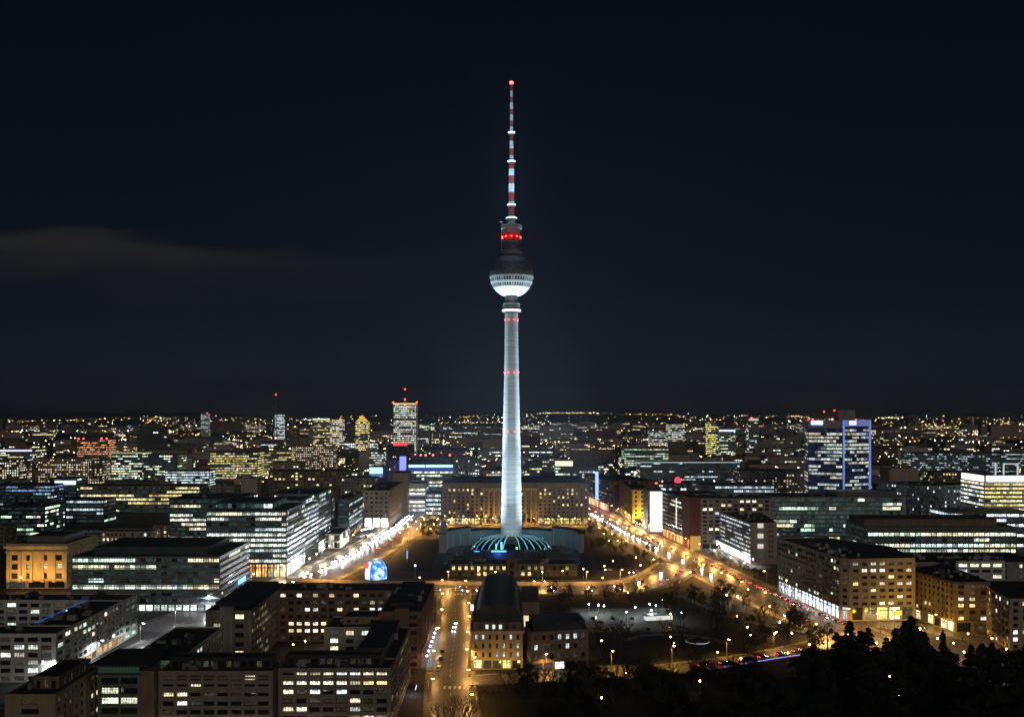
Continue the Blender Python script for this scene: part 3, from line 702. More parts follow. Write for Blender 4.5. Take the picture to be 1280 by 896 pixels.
# pale U block on the left edge
b = Building('apartment_block', 'pale grey office block with wide windows and a dark courtyard at the left edge', OFF, 7, framed=True)
pl = st_(flatS, fh=3.0, lit=.30, bw=5.4, ww=.74, wh=.58, rec=.35, pal='white')
b.wing(rect(-262, 408, -187, 424), 20, PALE, pl, skip=(), units=5)
b.wing(rect(-203, 424, -187, 480), 20, PALE, st_(pl, lit=.2, bw=4.2), skip=(0, 2), units=3, styles={1: st_(pl, lit=.22, bw=4.2, g=4, slit=.9, spal='orange', sst=.5)})
b.wing(rect(-262, 480, -187, 497), 20, PALE, st_(pl, lit=.15, pal='green'), units=4)
m = MB(); m.box(-203.5, 424, 20.6, -203.2, 476, 20.85); b.part('blue_edge_light', m, emit('blue_edge', (.03, .2, .9), .5))
m = MB(); m.box(-262.5, 407.6, 19.0, -186.5, 407.97, 19.35); m.box(-186.97, 408, 19.0, -186.5, 497, 19.35); b.part('cornice', m, WHITEP)
b.done()
# glass ribbon office
b = Building('office_building', 'broad office with pale ribbon windows and a dark set-back top beside the orange temple front', OFF, 8)
b.wing(rect(-244, 551, -161.5, 612), 30.5, GREYM, st_(ribbon, fh=3.55, lit=.42, bw=2.9, g=4, slit=.75, spal='cool', run=.88, wh=.56), units=2, styles={1: st_(ribbon, fh=3.55, lit=.25, bw=2.4, run=.7, g=4)})
b.wing(rect(-236, 562, -172, 606), 34.2, M_('teal_panel', (.05, .09, .085), rough=.4, noise=.3), BLANK, z0=30, part='penthouse')
m = MB()
for k in range(8): z = 4.0 + k * 3.28; m.box(-244.6, 550.5, z, -161, 551 - .003, z + .5); m.box(-161.5 + .003, 550.5, z, -161, 612, z + .5)
b.part('floor_band', m, CONC)
m = MB(); m.box(-160.9, 585, 9, -160.5, 600, 11.5); b.part('blue_sign_panel', m, LEDB)
b.done()
# orange lit temple front
b = Building('town_hall', 'orange floodlit stone building with tall pilasters and a heavy cornice at the left edge', 'town hall', 9, framed=True, protect=1)
b.wing(rect(-316, 622, -278, 668), 28, CREAM, S(fh=5.5, bw=7.4, ww=.42, wh=.62, sill=.2, rec=.7, lit=.25, pal='yellow', g=5, slit=.15, top=6, sash=1.0), styles={1: S(fh=5.5, bw=5, ww=.4, wh=.6, rec=.4, lit=.03, top=6, sash=1.)}, units=2)
b.wing(rect(-308, 632, -284, 662), 31.5, GREYM, BLANK, z0=27.5, part='attic')
m = MB(); m.box(-317.2, 620.8, 25.2, -276.8, 669, 26.6); m.box(-316.6, 621.4, 22.6, -277.4, 668.6, 23.2); b.part('cornice', m, CREAM)
for k in range(6):
    m = MB(); x = -315.2 + k * 7.15; m.box(x, 621.2, 5, x + 1.5, 621.99, 22.5); m.box(x - .3, 621.0, 4, x + 1.8, 621.99, 5); b.part('pilaster', m, CREAM)
b.done()
# tall glass complex
b = Building('office_building', 'tall pale glass office slab with many rows of lit windows, farther from the boulevard', OFF, 10)
gl = st_(ribbon, fh=3.5, bw=2.8, lit=.62, run=.8, wh=.52, pal='white', st=.85)
b.wing(rect(-257, 746, -204, 800), 45, GLASSW, gl, units=1)
b.done()
b = Building('office_building', 'tallest bluish glass office at the boulevard corner with a dim glass penthouse', OFF, 11)
gc = st_(gl, lit=.66, pal='office'); g1 = st_(gl, lit=.55, pal='cool', run=.8, g=9, slit=1, spal='white', sst=1.3); g0 = st_(gl, lit=.66, g=9, slit=.95, spal='orange', sst=1.0)
b.wing(rect(-204, 663, -150, 722), 44.6, GLASSW, gc, styles={1: g1, 0: g0}, units=2)
b.wing(rect(-196, 722, -150, 772), 41.0, GLASSW, gc, styles={1: st_(g1, lit=.7)}, units=2)
b.wing(rect(-188, 772, -150, 826), 46.5, GLASSW, gc, styles={1: st_(g1, lit=.45)}, units=2)
pt = st_(glassy, lit=.45, fh=5, pal='cool', dst=2.6)
b.wing(rect(-200, 676, -162, 718), 49.0, GLASSW, pt, z0=44.1, part='penthouse')
b.wing(rect(-180, 725, -154, 768), 45.5, CONC, pt, z0=40.5, part='penthouse')
m = MB()
for k in range(10): z = 9.0 + k * 3.5; m.box(-150 + .003, 662.5, z, -149.3, 826 if z < 40 else 722, z + .45); m.box(-204.3, 662.2, z, -149.3, 663 - .003, z + .45)
b.part('floor_band', m, CONC)
m = MB(); m.box(-149.9, 670, 1, -148.6, 700, 10); b.part('lit_hoarding', m, emit('hoarding', (.95, .97, 1), .8))
b.done()
b = Building('office_building', 'narrow black slab with one lit ribbon and a reddish base beside the boulevard', OFF, 12)
b.wing(rect(-151, 862, -141, 940), 35, DARKM, st_(ribbon, lit=.42, pal='cool', fh=4, bw=3, g=4, slit=.3, spal='orange'), styles={0: st_(glassy, lit=0)}, units=1)
m = MB(); m.box(-140.98, 864, 6, -140.6, 936, 9.5); b.part('red_fascia', m, M_('pink_fascia', (.35, .15, .12)))
b.done()
b = Building('department_store', 'brightly lit low glass shop pavilion on the boulevard pavement below the black slab', 'shop', 13)
b.wing(rect(-152, 800, -138, 845), 12, WHITEP, S(fh=5.5, bw=4, ww=.9, wh=.8, sill=.1, lit=.98, pal='white', st=1.6, run=.2), units=1)
b.done()
b = Building('hotel', 'beige stone block with small dark windows above a glaring white shop floor', 'hotel', 14)
bs = st_(punch, lit=.03, bw=4.2, ww=.5, fh=4, wh=.5, sash=1.2)
b.wing(rect(-141, 945, -116.5, 1066), 35, BEIGE, st_(bs, g=9, slit=1, spal='cool', sst=1.9), styles={1: st_(bs, bw=9, ww=.25, wh=.7)}, units=3)
b.wing(rect(-128, 1066, -112, 1110), 44, BEIGE, BLANK, units=1)
b.done()
b = Building('office_building', 'low white lit glass block in front of the blue crowned office', OFF, 15)
fp, h = fbox(508, 532, 604, 1084, 40); b.wing(fp, h, WHITEP, st_(gl, lit=.9, pal='white', st=.9, fh=4.4, bw=3, top=5), units=1)
b.done()
b = Building('office_building', 'white windowed office crowned by two bright blue light bars left of the tower', OFF, 16)
fp, h = fbox(510, 567, 580, 1180, 40); b.wing(fp, h, GREYM, st_(gl, lit=.75, pal='white', st=.95, fh=4, bw=3, top=8), units=1)
x0, x1 = fp[0][0], fp[1][0]; xm = x0 + (x1 - x0) * .38
for xa, xb in ((x0 + 1, xm - .6), (xm + .6, x1 - 1)):
    m = MB(); m.box(xa, 1178.6, h - 3.6, xb, 1179.9, h - .8); b.part('light_bar', m, emit('blue_white_bar', (.36, .55, 1), 2.6))
m = MB(); m.box(x0, 1179.2, h - 8, x1, 1179.9, h - 4.2); b.part('blue_fascia', m, emit('blue_fascia', (.05, .12, .9), .35))
b.done()
b = Building('office_building', 'teal lit glass annex beside the long stone block behind the tower', OFF, 17)
fp, h = fbox(532, 552, 616, 1050, 30); b.wing(fp, h, GLASSW, st_(gl, lit=.7, pal='cool', st=.7, fh=4.5), units=1); b.done()
b = Building('office_building', 'dark block with a glowing blue vertical pylon sign left of the tower', OFF, 18)
fp, h = fbox(482, 508, 575, 1300, 40); b.wing(fp, h, BROWN, st_(punch, lit=.03), units=1)
m = MB(); x = ux(500, 1290); m.box(x, 1285, h - 22, x + 7, 1299.5, h + 5); b.part('pylon_sign', m, emit('blue_pylon', (.16, .2, 1), 2.2))
b.done()
b = Building('office_building', 'dark block with a bright cyan light box on its roof edge', OFF, 19)
fp, h = fbox(462, 480, 583, 1250, 40); b.wing(fp, h, DARKM, st_(punch, lit=.02), units=1)
m = MB(); m.box(fp[0][0], 1248.8, h - 9, fp[1][0] - 1.5, 1249.9, h - 1); b.part('light_box', m, emit('cyan_box', (.45, .8, 1), 1.6))
m = MB(); m.box(fp[0][0], 1248.8, h - 13, fp[1][0] - 1.5, 1249.9, h - 10.5); b.part('light_bar', m, emit('cyan_bar', (.1, .4, .9), .8))
b.done()
b = Building('office_building', 'grey tower pair with a bright right edge just left of the television tower', OFF, 20, protect=1)
fp, h = fbox(569, 582, 570, 1350, 40); b.wing(fp, h, CONC, st_(punch, lit=.25, pal='office', fh=4), units=1)
fp, h = fbox(584, 600, 574, 1330, 40); b.wing(fp, h, CONC, st_(punch, lit=.35, pal='cool', fh=4, st=1.1)); b.done()
b = Building('office_building', 'black building with a glowing red sign band on its roof below the hotel tower', OFF, 21)
fp, h = fbox(485, 514, 556, 1560, 50); b.wing(fp, h, DARKM, st_(punch, lit=.01))
m = MB(); m.box(ux(492, 1560), 1558.5, h - 1, ux(509, 1560), 1559.5, h + 4.5); b.part('sign_band', m, emit('red_band_sign', (1, .05, .05), 2.2)); b.done()
# stone block behind the tower
b = Building('government_building', 'long sandstone block with a columned middle and rows of small windows behind the tower', 'government building', 22, npanes=100, protect=1)
ws = S(fh=3.7, bw=4.4, ww=.42, wh=.52, sill=.28, rec=.3, lit=.26, pal='yellow', run=.25, st=.75, g=6, slit=.75, spal='yellow', sst=1.0, sash=.9, top=5, dim=.4)
fpW = rect(-68, 971, 75, 1025); b.wing(fpW, 40, M_('sandstone', (.36, .27, .18), streak=True, noise=.2), ws, units=6)
b.wing(rect(-60, 980, 68, 1018), 44, ROOF, BLANK, z0=39.5, part='attic')
m = MB(); m.box(-69, 969.9, 36.4, 76, 971 - .01, 37.6); m.box(-69, 970, 39, 76, 1026, 40.2); b.part('cornice', m, _mc['sandstone'])
m = MB(); m.box(-30, 966, 0, 26, 970.9, 2); b.part('portico_steps', m, CREAM)
m = MB(); m.box(-30, 966, 33, 26, 970.9, 36); b.part('entablature', m, CREAM)
for k in range(11):
    m = MB(); m.lathe([(1.0, 2), (.95, 18), (.85, 33)], 12, cx=-27.5 + k * 5.1, cy_=967.6); b.part('column', m, CREAM)
b.done()
# right side of the avenue
b = Building('office_building', 'reddish brown street front with a vertical blue sign at the far end of the avenue', OFF, 23)
p0 = gp(731, 592, 34); p1 = gp(761, 601, 34)
fp = [p0, p1, (p1[0] + 55, p1[1]), (p0[0] + 40, p0[1] + 5)]
b.wing(fp, 34, REDP, st_(punch, lit=.12, pal='orange', bw=5), styles={0: st_(punch, lit=.22, pal='orange', bw=5, g=8, slit=1, spal='red', sst=1.6)}, units=2)
m = MB(); m.prism([(95, 1135), (98.5, 1134), (98.5, 1137), (95.5, 1138)], 9, 41); b.part('blade_sign', m, emit('blue_blade', (.25, .45, 1), 1.8)); b.done()
b = Building('office_building', 'slim grey glass front between the brown front and the yellow lit hotel', OFF, 24)

b.wing([(108, 1090), (116, 1088), (146, 1096), (146, 1130), (107, 1130)], 33, GREYM, st_(ribbon, lit=.25, pal='cool', run=.5, g=7, slit=1, spal='cool', sst=1.6), units=1); b.done()
b = Building('hotel', 'yellow floodlit corner hotel with rows of dark windows beside the avenue', 'hotel', 25, protect=1)
yl = st_(punch, lit=.05, bw=5.2, ww=.34, fh=4.4, wh=.5, pal='yellow', g=7, slit=.6, spal='yellow', sst=.9, sash=1)
b.wing(rect(117, 968, 136, 1086), 34.4, CREAM, yl, units=3)
m = MB(); m.box(116, 967.2, 5.6, 137, 967.97, 7.0); m.box(116.4, 967.4, 33, 136.5, 967.97, 34.4); b.part('cornice', m, BROWN); b.done()
b = Building('office_building', 'white glowing facade screen on a narrow block right of the yellow hotel', OFF, 26, protect=1)
b.wing(rect(122.5, 896, 137, 930), 39, GREYM, BLANK)
m = MB(); m.box(124.2, 895.0, 2, 135.6, 895.8, 38); b.part('lit_screen', m, emit('white_screen', (1, .96, .90), 1.25))
m = MB()
for k in range(1, 6): m.box(124.2, 894.85, 2 + k * 6, 135.6, 894.97, 2.12 + k * 6)
for k in range(1, 5): m.box(124.2 + k * 2.28, 894.85, 2, 124.28 + k * 2.28, 894.97, 38)
b.part('screen_grid', m, GREYM); b.done()
b = Building('office_building', 'dark brown street block with a thin vertical light line beside the white screen', OFF, 27)
p0 = gp(828, 615, 38.5); p1 = gp(861, 621, 41); t = (Vector(p1) - Vector(p0)).normalized(); n = Vector((-t.y, t.x))
b.wing([p0, p1, tuple(Vector(p1) + n * 40), tuple(Vector(p0) + n * 40)], 40, BROWN, st_(ribbon, lit=.14, pal='white', run=.7, fh=3.6, g=7, slit=1, spal='red', sst=1.5), units=3)
q = Vector(p0).lerp(Vector(p1), .55) - n * .4; m = MB(); m.prism([tuple(q), tuple(q + t * .9), tuple(q + t * .9 + n * .35), tuple(q + n * .35)], 12, 37); b.part('light_line', m, emit('white_line', (1, .9, .75), 1.6)); b.done()
b = Building('apartment_block', 'tall beige slab with a windowless red brick end wall behind the glass fronted block', APT, 28)
b.wing(rect(141, 793, 150.5, 840), 41.5, REDP, BLANK)
b.wing(rect(150.5, 795, 207, 835), 41, PINK, st_(flatS, lit=.16, bw=4.8, ww=.62, rec=.6, g=5, slit=.7, spal='yellow', sst=1.0, sash=1.1), units=5)
m = MB(); m.box(142, 792.2, 0, 150, 792.97, 11); b.part('lit_entrance', m, emit('amber_glass', (1, .55, .10), .55))
b.done()
b = Building('office_building', 'flat iron office with a bluish glass street side and a bare beige gable', OFF, 29, protect=.9)
p0 = gp(893, 637, 30); p1 = gp(938, 653, 30); p2 = (p1[0] + 19.5, p1[1] + 1)
t = (Vector(p1) - Vector(p0)).normalized()
b.wing([p0, p1, p2, (p2[0] + 8, p0[1]), ], 30, PINK, st_(punch, lit=.1), styles={0: st_(ribbon, fh=3.2, lit=.75, pal='cool', st=.75, run=.5, bw=2.4, g=7.5, slit=1, spal='cool', sst=2.2, wh=.45), 1: BLANK, 2: BLANK, 3: punch}, units=3)
x, y = p1; 
for k in range(7):
    z = 4 + k * 3.7
    m = MB(); m.box(x + 5.2, y - .1, z, x + 9.4, y + .03, z + 3.2); b.part('stair_window', m, emit('stair_glass_%d' % (k in (2, 4, 6)), (1, .95, .8), .7 if k in (2, 4, 6) else .04))
    for xx in (13.2, 15.2): m = MB(); m.box(x + xx, y - .02, z + .6, x + xx + 1.3, y + .05, z + 2.2); b.part('small_window', m, DARKM)
n = Vector((-t.y, t.x))
pa = Vector(p0) - n * 3; pb = Vector(p0).lerp(Vector(p1), .82) - n * 3
m = MB(); m.prism([tuple(pa), tuple(pb), tuple(pb + n * 2.9), tuple(pa + n * 2.9)], 6.4, 7.2, bottom=True); b.part('shop_canopy', m, WHITEP)
m = MB(); m.prism([tuple(pa - n * .2), tuple(pb - n * .2), tuple(pb), tuple(pa)], 5.2, 7.3); b.part('lit_fascia', m, emit('white_fascia', (.95, .97, 1), 2.2))
b.done()
b = Building('office_building', 'long greenish glass office with a thin pale roof line right of the avenue', OFF, 30)
fp, h = fbox(964, 1131, 621, 848, 45); b.wing(fp, h, GLASSW, st_(glassy, fh=3.7, lit=.28, pal='office', st=.85, run=.75), units=3)
m = MB(); m.box(fp[0][0] - .6, 847.3, h - .7, fp[1][0] + .6, 848 - .003, h + .2); m.box(fp[1][0] - 3, 847.2, 0, fp[1][0] + .7, 848 - .003, h - .71); b.part('pale_frame', m, CONC)
m = MB(); m.box(fp[0][0] + 60, 860, h - .4, fp[0][0] + 112, 880, h + 4); b.part('penthouse', m, GLASSW); b.done()
b = Building('office_building', 'grey courtyard block with a blue roof sign left of the greenish glass office', OFF, 31)
fp, h = fbox(952, 1003, 622, 905, 30); b.wing(fp, h, CONC, st_(punch, lit=.1), units=2)
m = MB(); m.box(fp[0][0] + 9, 904, h + .2, fp[0][0] + 20, 904.6, h + 3.4); b.part('roof_sign', m, emit('pale_blue_sign', (.4, .65, 1), 1.6)); b.done()
b = Building('apartment_block', 'long tan block with bluish shop windows and dark roof right of the avenue', APT, 32, framed=True, protect=.9)
p0 = gp(972, 672, 33); p1 = gp(1050, 697, 33); p2 = (p1[0] + 4, p1[1] - 3.0); p3 = (p2[0] + 36, p2[1] + 3)
TANR = M_('tan_render', (.33, .26, .19), streak=True, noise=.2)
d1 = st_(flatS, fh=3.35, lit=.13, bw=3.4, ww=.8, wh=.5, rec=.35, g=7.5, slit=1, spal='cool', sst=1.3, pal='office')
b.wing([p0, p1, p2, p3, (p3[0] + 4, p3[1] + 45), (p0[0] + 30, p0[1] + 4)], 33, TANR, d1, styles={2: st_(flatS, fh=3.4, lit=.3, bw=4.6, ww=.6, wh=.46, rec=.4, pal='warm', g=7.5, slit=.9, spal='yellow', sst=.9), 1: d1}, units=6)
t = (Vector(p1) - Vector(p0)).normalized(); n = Vector((-t.y, t.x))
m = MB()
for k in range(8):
    z = 7.1 + k * 3.1; a, c = Vector(p0), Vector(p1); m.prism([tuple(a - n * .5), tuple(c - n * .5), tuple(c - n * .003), tuple(a - n * .003)], z, z + .35, bottom=True)
b.part('floor_band', m, BEIGE); b.done()
b = Building('apartment_block', 'amber lit brown corner block with arched ground floor at the lower right', APT, 33, framed=True, protect=.85)
p0 = gp(1128, 709, 25.5); p1 = gp(1193, 727, 25.5); p2 = gp(1238, 727, 25.5)
d2 = st_(punch, fh=3.4, bw=3.7, lit=.09, ww=.5, g=5.5, slit=.45, spal='yellow', sst=1.0, sash=.9)
b.wing([p0, p1, p2, (p2[0] + 2, p2[1] + 36), (p0[0] + 24, p0[1] + 12)], 25.5, BROWN, d2, styles={1: st_(d2, lit=.35, bw=5)}, units=4)
t = (Vector(p1) - Vector(p0)).normalized(); n = Vector((-t.y, t.x)); m = MB()
for z in (5.6, 24.0): m.prism([tuple(Vector(p0) - n * .6), tuple(Vector(p1) - n * .6), tuple(Vector(p1) - n * .003), tuple(Vector(p0) - n * .003)], z, z + .6, bottom=True); m.box(p1[0], p1[1] - .6, z, p2[0], p1[1] - .003, z + .6)
b.part('cornice', m, BROWN); b.done()
b = Building('apartment_block', 'pinkish corner house with two bright white windows at the right edge', APT, 34, framed=True)
p0 = gp(1238, 736, 24); b.wing([p0, gp(1262, 748, 24), (p0[0] + 60, gp(1262, 748, 24)[1] + 1), (p0[0] + 66, p0[1] + 28), (p0[0] + 8, p0[1] + 26)], 24, PINK, st_(punch, fh=3.4, bw=4.4, lit=.25, pal='white', st=1.1), units=3); b.done()
b = Building('office_building', 'low dark roofed block with a lilac wall and few windows behind the amber corner', OFF, 35)
b.wing(rect(212, 560, 300, 600), 26, M_('lilac_render', (.25, .23, .27), streak=True), st_(punch, lit=.06, bw=8, ww=.18, pal='white'), units=6)
b.wing(rect(243, 545, 270, 560), 29, PALE, st_(flatS, lit=.35, bw=6, pal='white'), units=1); b.done()
b = Building('office_building', 'long office with two full rows of greenish white windows under a dim brown attic', OFF, 36)
b.wing(rect(246, 690, 350, 735), 30.5, GLASSW, st_(ribbon, fh=4.0, bw=3.6, ww=.9, lit=.72, run=.85, pal='office', st=1.0, wh=.55, top=3.6), styles={3: st_(ribbon, lit=.05)}, units=3)
b.wing(rect(247, 698, 340, 730), 35, BROWN, BLANK, z0=30.0, part='attic'); b.done()
b = Building('office_building', 'cream windowed tower with a white light band and roof frame at the right edge', OFF, 37, protect=1)
fp, h = fbox(1230, 1290, 594, 850, 45); b.wing(fp, h, PALE, st_(ribbon, fh=3.5, bw=2.6, lit=.97, run=.9, pal='yellow', st=.85, top=6, wh=.45), styles={3: st_(ribbon, fh=3.5, lit=.9, pal='white', top=6)}, units=1)
m = MB(); m.box(fp[0][0] + 2, 848.6, h - 5.2, fp[1][0], 849.8, h - .4); m.box(fp[0][0] - 1.2, 850, h - 5.2, fp[0][0] - .05, 890, h - .4); b.part('light_band', m, emit('white_band', (.9, .95, 1), 2.2))
m = MB()
for xx in (12, 19, 31): m.box(fp[0][0] + xx, 855, h, fp[0][0] + xx + 1.0, 856, h + 10)
m.box(fp[0][0] + 19, 855, h + 9, fp[0][0] + 32, 856, h + 10); b.part('roof_frame', m, emit('roof_frame_glow', (.75, .85, .9), .7)); b.done()  # whole roof frame glows through its material
b = Building('office_building', 'bluish grey office with a curved street wall and small windows near the right edge', OFF, 38)
p0 = gp(1098, 601, 38); p1 = gp(1150, 608, 36); 
b.wing([p0, p1, (p1[0] + 62, p1[1] + 12), (p1[0] + 60, p1[1] + 50), (p0[0] + 40, p0[1] + 20)], 37, M_('blue_grey_render', (.26, .31, .38), noise=.2, streak=True), st_(punch, lit=.12, pal='cool', bw=3.2, fh=3.6, dim=.8), units=3); b.done()
b = Building('office_building', 'low office wing with three glaring white window bands in front of the bluish grey office', OFF, 39)
b.wing(rect(352, 800, 398, 840), 29.5, GLASSW, st_(ribbon, fh=4, lit=.85, run=.93, pal='cool', st=1.2), units=1)
b.wing(rect(398, 803, 420, 840), 29.0, GLASSW, st_(ribbon, fh=4, lit=.8, run=.93, pal='cool', st=1.2)); b.done()
# blue framed high rise
b = Building('high_rise', 'glass high-rise with a glowing blue frame and rooftop box right of the tower', 'high-rise', 40, protect=1)
p0 = (ux(1010, 1062), 1062); p1 = (ux(1053.5, 1045), 1045); p2 = (ux(1088, 1060), 1060)
zr = vz(525, 1045); hr = st_(glassy, fh=3.9, bw=3.0, ww=.94, lit=.5, run=.72, pal='white', st=.5, top=9, wh=.6, dpal='navy', dst=1.1)
GLB = M_('blue_glass_frame', (.05, .07, .16), rough=.3, noise=.2)
b.wing([p0, p1, p2, (p2[0] + 5, p2[1] + 30), (p0[0] + 5, p0[1] + 30)], zr, GLB, hr, units=3)
post_glow = emit('blue_frame_glow', (.26, .38, 1), .6)  # blue light on the posts and beam is painted as their own glow
t1 = (Vector(p2) - Vector(p1)).normalized(); n1 = Vector((t1.y, -t1.x)); t0 = (Vector(p1) - Vector(p0)).normalized(); n0 = Vector((t0.y, -t0.x))
def strip(a, t, n, s0, s1, z0, z1, d=1.0): return [tuple(Vector(a) + t * s0 + n * .05), tuple(Vector(a) + t * s0 + n * d), tuple(Vector(a) + t * s1 + n * d), tuple(Vector(a) + t * s1 + n * .05)], z0, z1
L1 = (Vector(p2) - Vector(p1)).length; L0 = (Vector(p1) - Vector(p0)).length
for s0, s1, z0, z1 in ((0, 1.8, 0, zr), (L1 - 2.3, L1, 0, zr)):
    m = MB(); a, za, zb = strip(p1, t1, n1, s0, s1, z0, z1); m.prism(a[::-1], za, zb, bottom=True); b.part('frame_post', m, post_glow)
m = MB(); a, za, zb = strip(p1, t1, n1, 1.9, L1 - 2.4, zr - 6.5, zr); m.prism(a[::-1], za, zb, bottom=True); b.part('frame_beam', m, emit('blue_beam_glow', (.30, .38, .95), .42))
m = MB(); a, za, zb = strip(p0, t0, n0, 0, L0 - .2, zr - 8.5, zr); m.prism(a[::-1], za, zb, bottom=True); b.part('frame_beam', m, M_('lilac_panel', (.33, .30, .36), noise=.15))
lit = emit('white_blue_sign', (.62, .72, 1), 2.0)
for A, t, n, s0, s1 in ((p0, t0, n0, 3.5, 15.5), (p1, t1, n1, 8, 16.5)):
    m = MB(); a, za, zb = strip(A, t, n, s0, s1, zr - 5, zr - .8, 1.8); m.prism(a[::-1], za, zb, bottom=True); b.part('lit_sign', m, lit)
cx, cy0 = ux(1053, 1065), 1060
m = MB(); m.box(cx - 5, cy0, zr - .4, cx + 12, cy0 + 14, zr + 10.5); b.part('roof_box', m, CONC)
for u, v in ((1030, 514.5), (1043, 513), (1010, 525), (1016, 524), (1041, 524.8), (1070, 524.5)):
    m = MB(); x, z = ux(u, 1062), vz(v, 1062); m.lathe([(0, -.7), (.75, 0), (0, .7)], 8, cx=x, cy_=1062); m.v = [(a, c, w + z) for a, c, w in m.v]; b.part('beacon', m, RLAMP)
    m = MB(); m.bar((x, 1062, zr - .4), (x, 1062, z - .7), .15); b.part('mast', m, GREYM)
b.done()
# hotel tower far left of the tower
b = Building('hotel_tower', 'tall slab hotel tower covered in white windows with red beacons on top', 'hotel tower', 41, protect=1)
fp, h = fbox(491.5, 520.5, 503.5, 1900, 30); b.wing(fp, h, PALE, st_(ribbon, fh=3.9, bw=3.1, ww=.82, wh=.55, lit=.92, run=.3, pal='white', st=.8, top=2, rec=.3), units=1)
m = MB(); m.box(fp[0][0], 1898.6, h - 3.2, fp[1][0], 1899.8, h - .6); b.part('light_band', m, emit('gold_band', (1, .75, .3), 1.1))
cx = (fp[0][0] + fp[1][0]) / 2; m = MB(); m.bar((cx, 1912, h - .5), (cx, 1912, vz(487, 1912)), .7, .25); m.box(cx - 4, 1906, h - .5, cx + 4, 1916, h + 5); b.part('mast', m, GREYM)
for x, z, r in ((cx, vz(486.5, 1912), 1.5), (cx, vz(499, 1900), 1.5), (fp[0][0] - .5, h + 1.2, 1.5), (fp[1][0] + .5, h + 1.2, 1.5)):
    m = MB(); m.lathe([(0, -r), (r, 0), (0, r)], 8, cx=x, cy_=1905); m.v = [(a, c, w + z) for a, c, w in m.v]; b.part('beacon', m, RLAMP)
b.done()

# barrel roofed block in the middle of the bottom, and its neighbour
b = Building('apartment_block', 'old stone corner block with a long black barrel roof and attic windows', APT, 42, framed=True, protect=1)
x0, x1, y0, y1 = -17.5, 4.6, 428, 520
b.wing(rect(x0, y0, x1, y1), 16.6, M_('old_stone', (.36, .28, .19), streak=True, noise=.25), st_(punch, fh=3.9, bw=2.75, ww=.34, wh=.56, lit=.28, pal='cool', st=.5, g=4.4, slit=.35, spal='yellow', sst=.8, sash=.65, top=.9), units=0)
m = MB(); m.box(x0 - .7, y0 - .7, 15.8, x1 + .7, y0 - .003, 16.7); m.box(x0 - .7, y0, 15.8, x0 - .003, y1, 16.7); m.box(x1 + .003, y0, 15.8, x1 + .7, y1, 16.7); m.box(x0 - .3, y0 - .3, 4.2, x1 + .3, y0 - .003, 4.6); b.part('cornice', m, CREAM)
m = MB(); m.box(x0 + .6, y0 + .9, 16.1, x1 - .6, y0 + 2.4, 20.2); b.part('attic_wall', m, BROWN)
for k in range(6):
    m = MB(); xx = x0 + 3.2 + k * 2.9; m.box(xx, y0 + .78, 17.3, xx + 1.25, y0 + .88, 19.1); b.part('attic_window', m, emit('attic_lit', (.9, 1, .95), .9) if k in (1, 2, 3) else DARKM)
m = MB(); n = 14; c = (x0 + x1) / 2; hw = (x1 - x0) / 2 - .4
def arch(k, y, s=1.0): a = math.pi * k / n; return (c - hw * math.copysign(abs(math.cos(a)) ** .72, math.cos(a)) * s, y, 19.6 + 7.6 * math.sin(a) ** .8 * s)
ys = [y0 + 2.4, y0 + 10, y1 - 8, y1 - .5]; sc = [1.0, .93, .9, .86]
for i in range(3):
    for k in range(n): m.face([arch(k, ys[i], sc[i]), arch(k, ys[i + 1], sc[i + 1]), arch(k + 1, ys[i + 1], sc[i + 1]), arch(k + 1, ys[i], sc[i])])
m.face([arch(k, ys[0], sc[0]) for k in range(n + 1)][::-1]); m.face([arch(k, ys[3], sc[3]) for k in range(n + 1)])
m.box(x0 + .4, y0 + 2.4, 16.2, x1 - .4, y1 - .4, 19.65)
for yy in (452, 478, 503):
    for k in range(n): m.face([arch(k, yy, .945), arch(k, yy + .5, .945), arch(k + 1, yy + .5, .945), arch(k + 1, yy, .945)])
b.part('barrel_roof', m, ZINC)
m = MB(); m.box(4.7, 470, 0, 13, 512, 21); b.part('rear_wing', m, BROWN)
m = MB(); m.box(4.72, 469.6, 9.5, 8.6, 469.9, 14.5); b.part('lit_stair_window', m, emit('stair_yellow', (1, .85, .5), .9))
b.done()
b = Building('apartment_block', 'lower brown block with flat black roof and bluish windows beside the barrel roof', APT, 43, framed=True, protect=1)
b.wing([(8, 424), (33, 430), (31, 452), (6, 446)], 17, BROWN, st_(punch, fh=3.5, bw=3.2, ww=.45, lit=.2, pal='cool', st=.6, g=4, slit=.3, sash=.7), units=3)
m = MB(); m.prism([(9.2, 426), (31.6, 431.4), (30, 450), (7.5, 444.6)], 16.6, 20.2); b.part('attic', m, ZINC)
b.done()
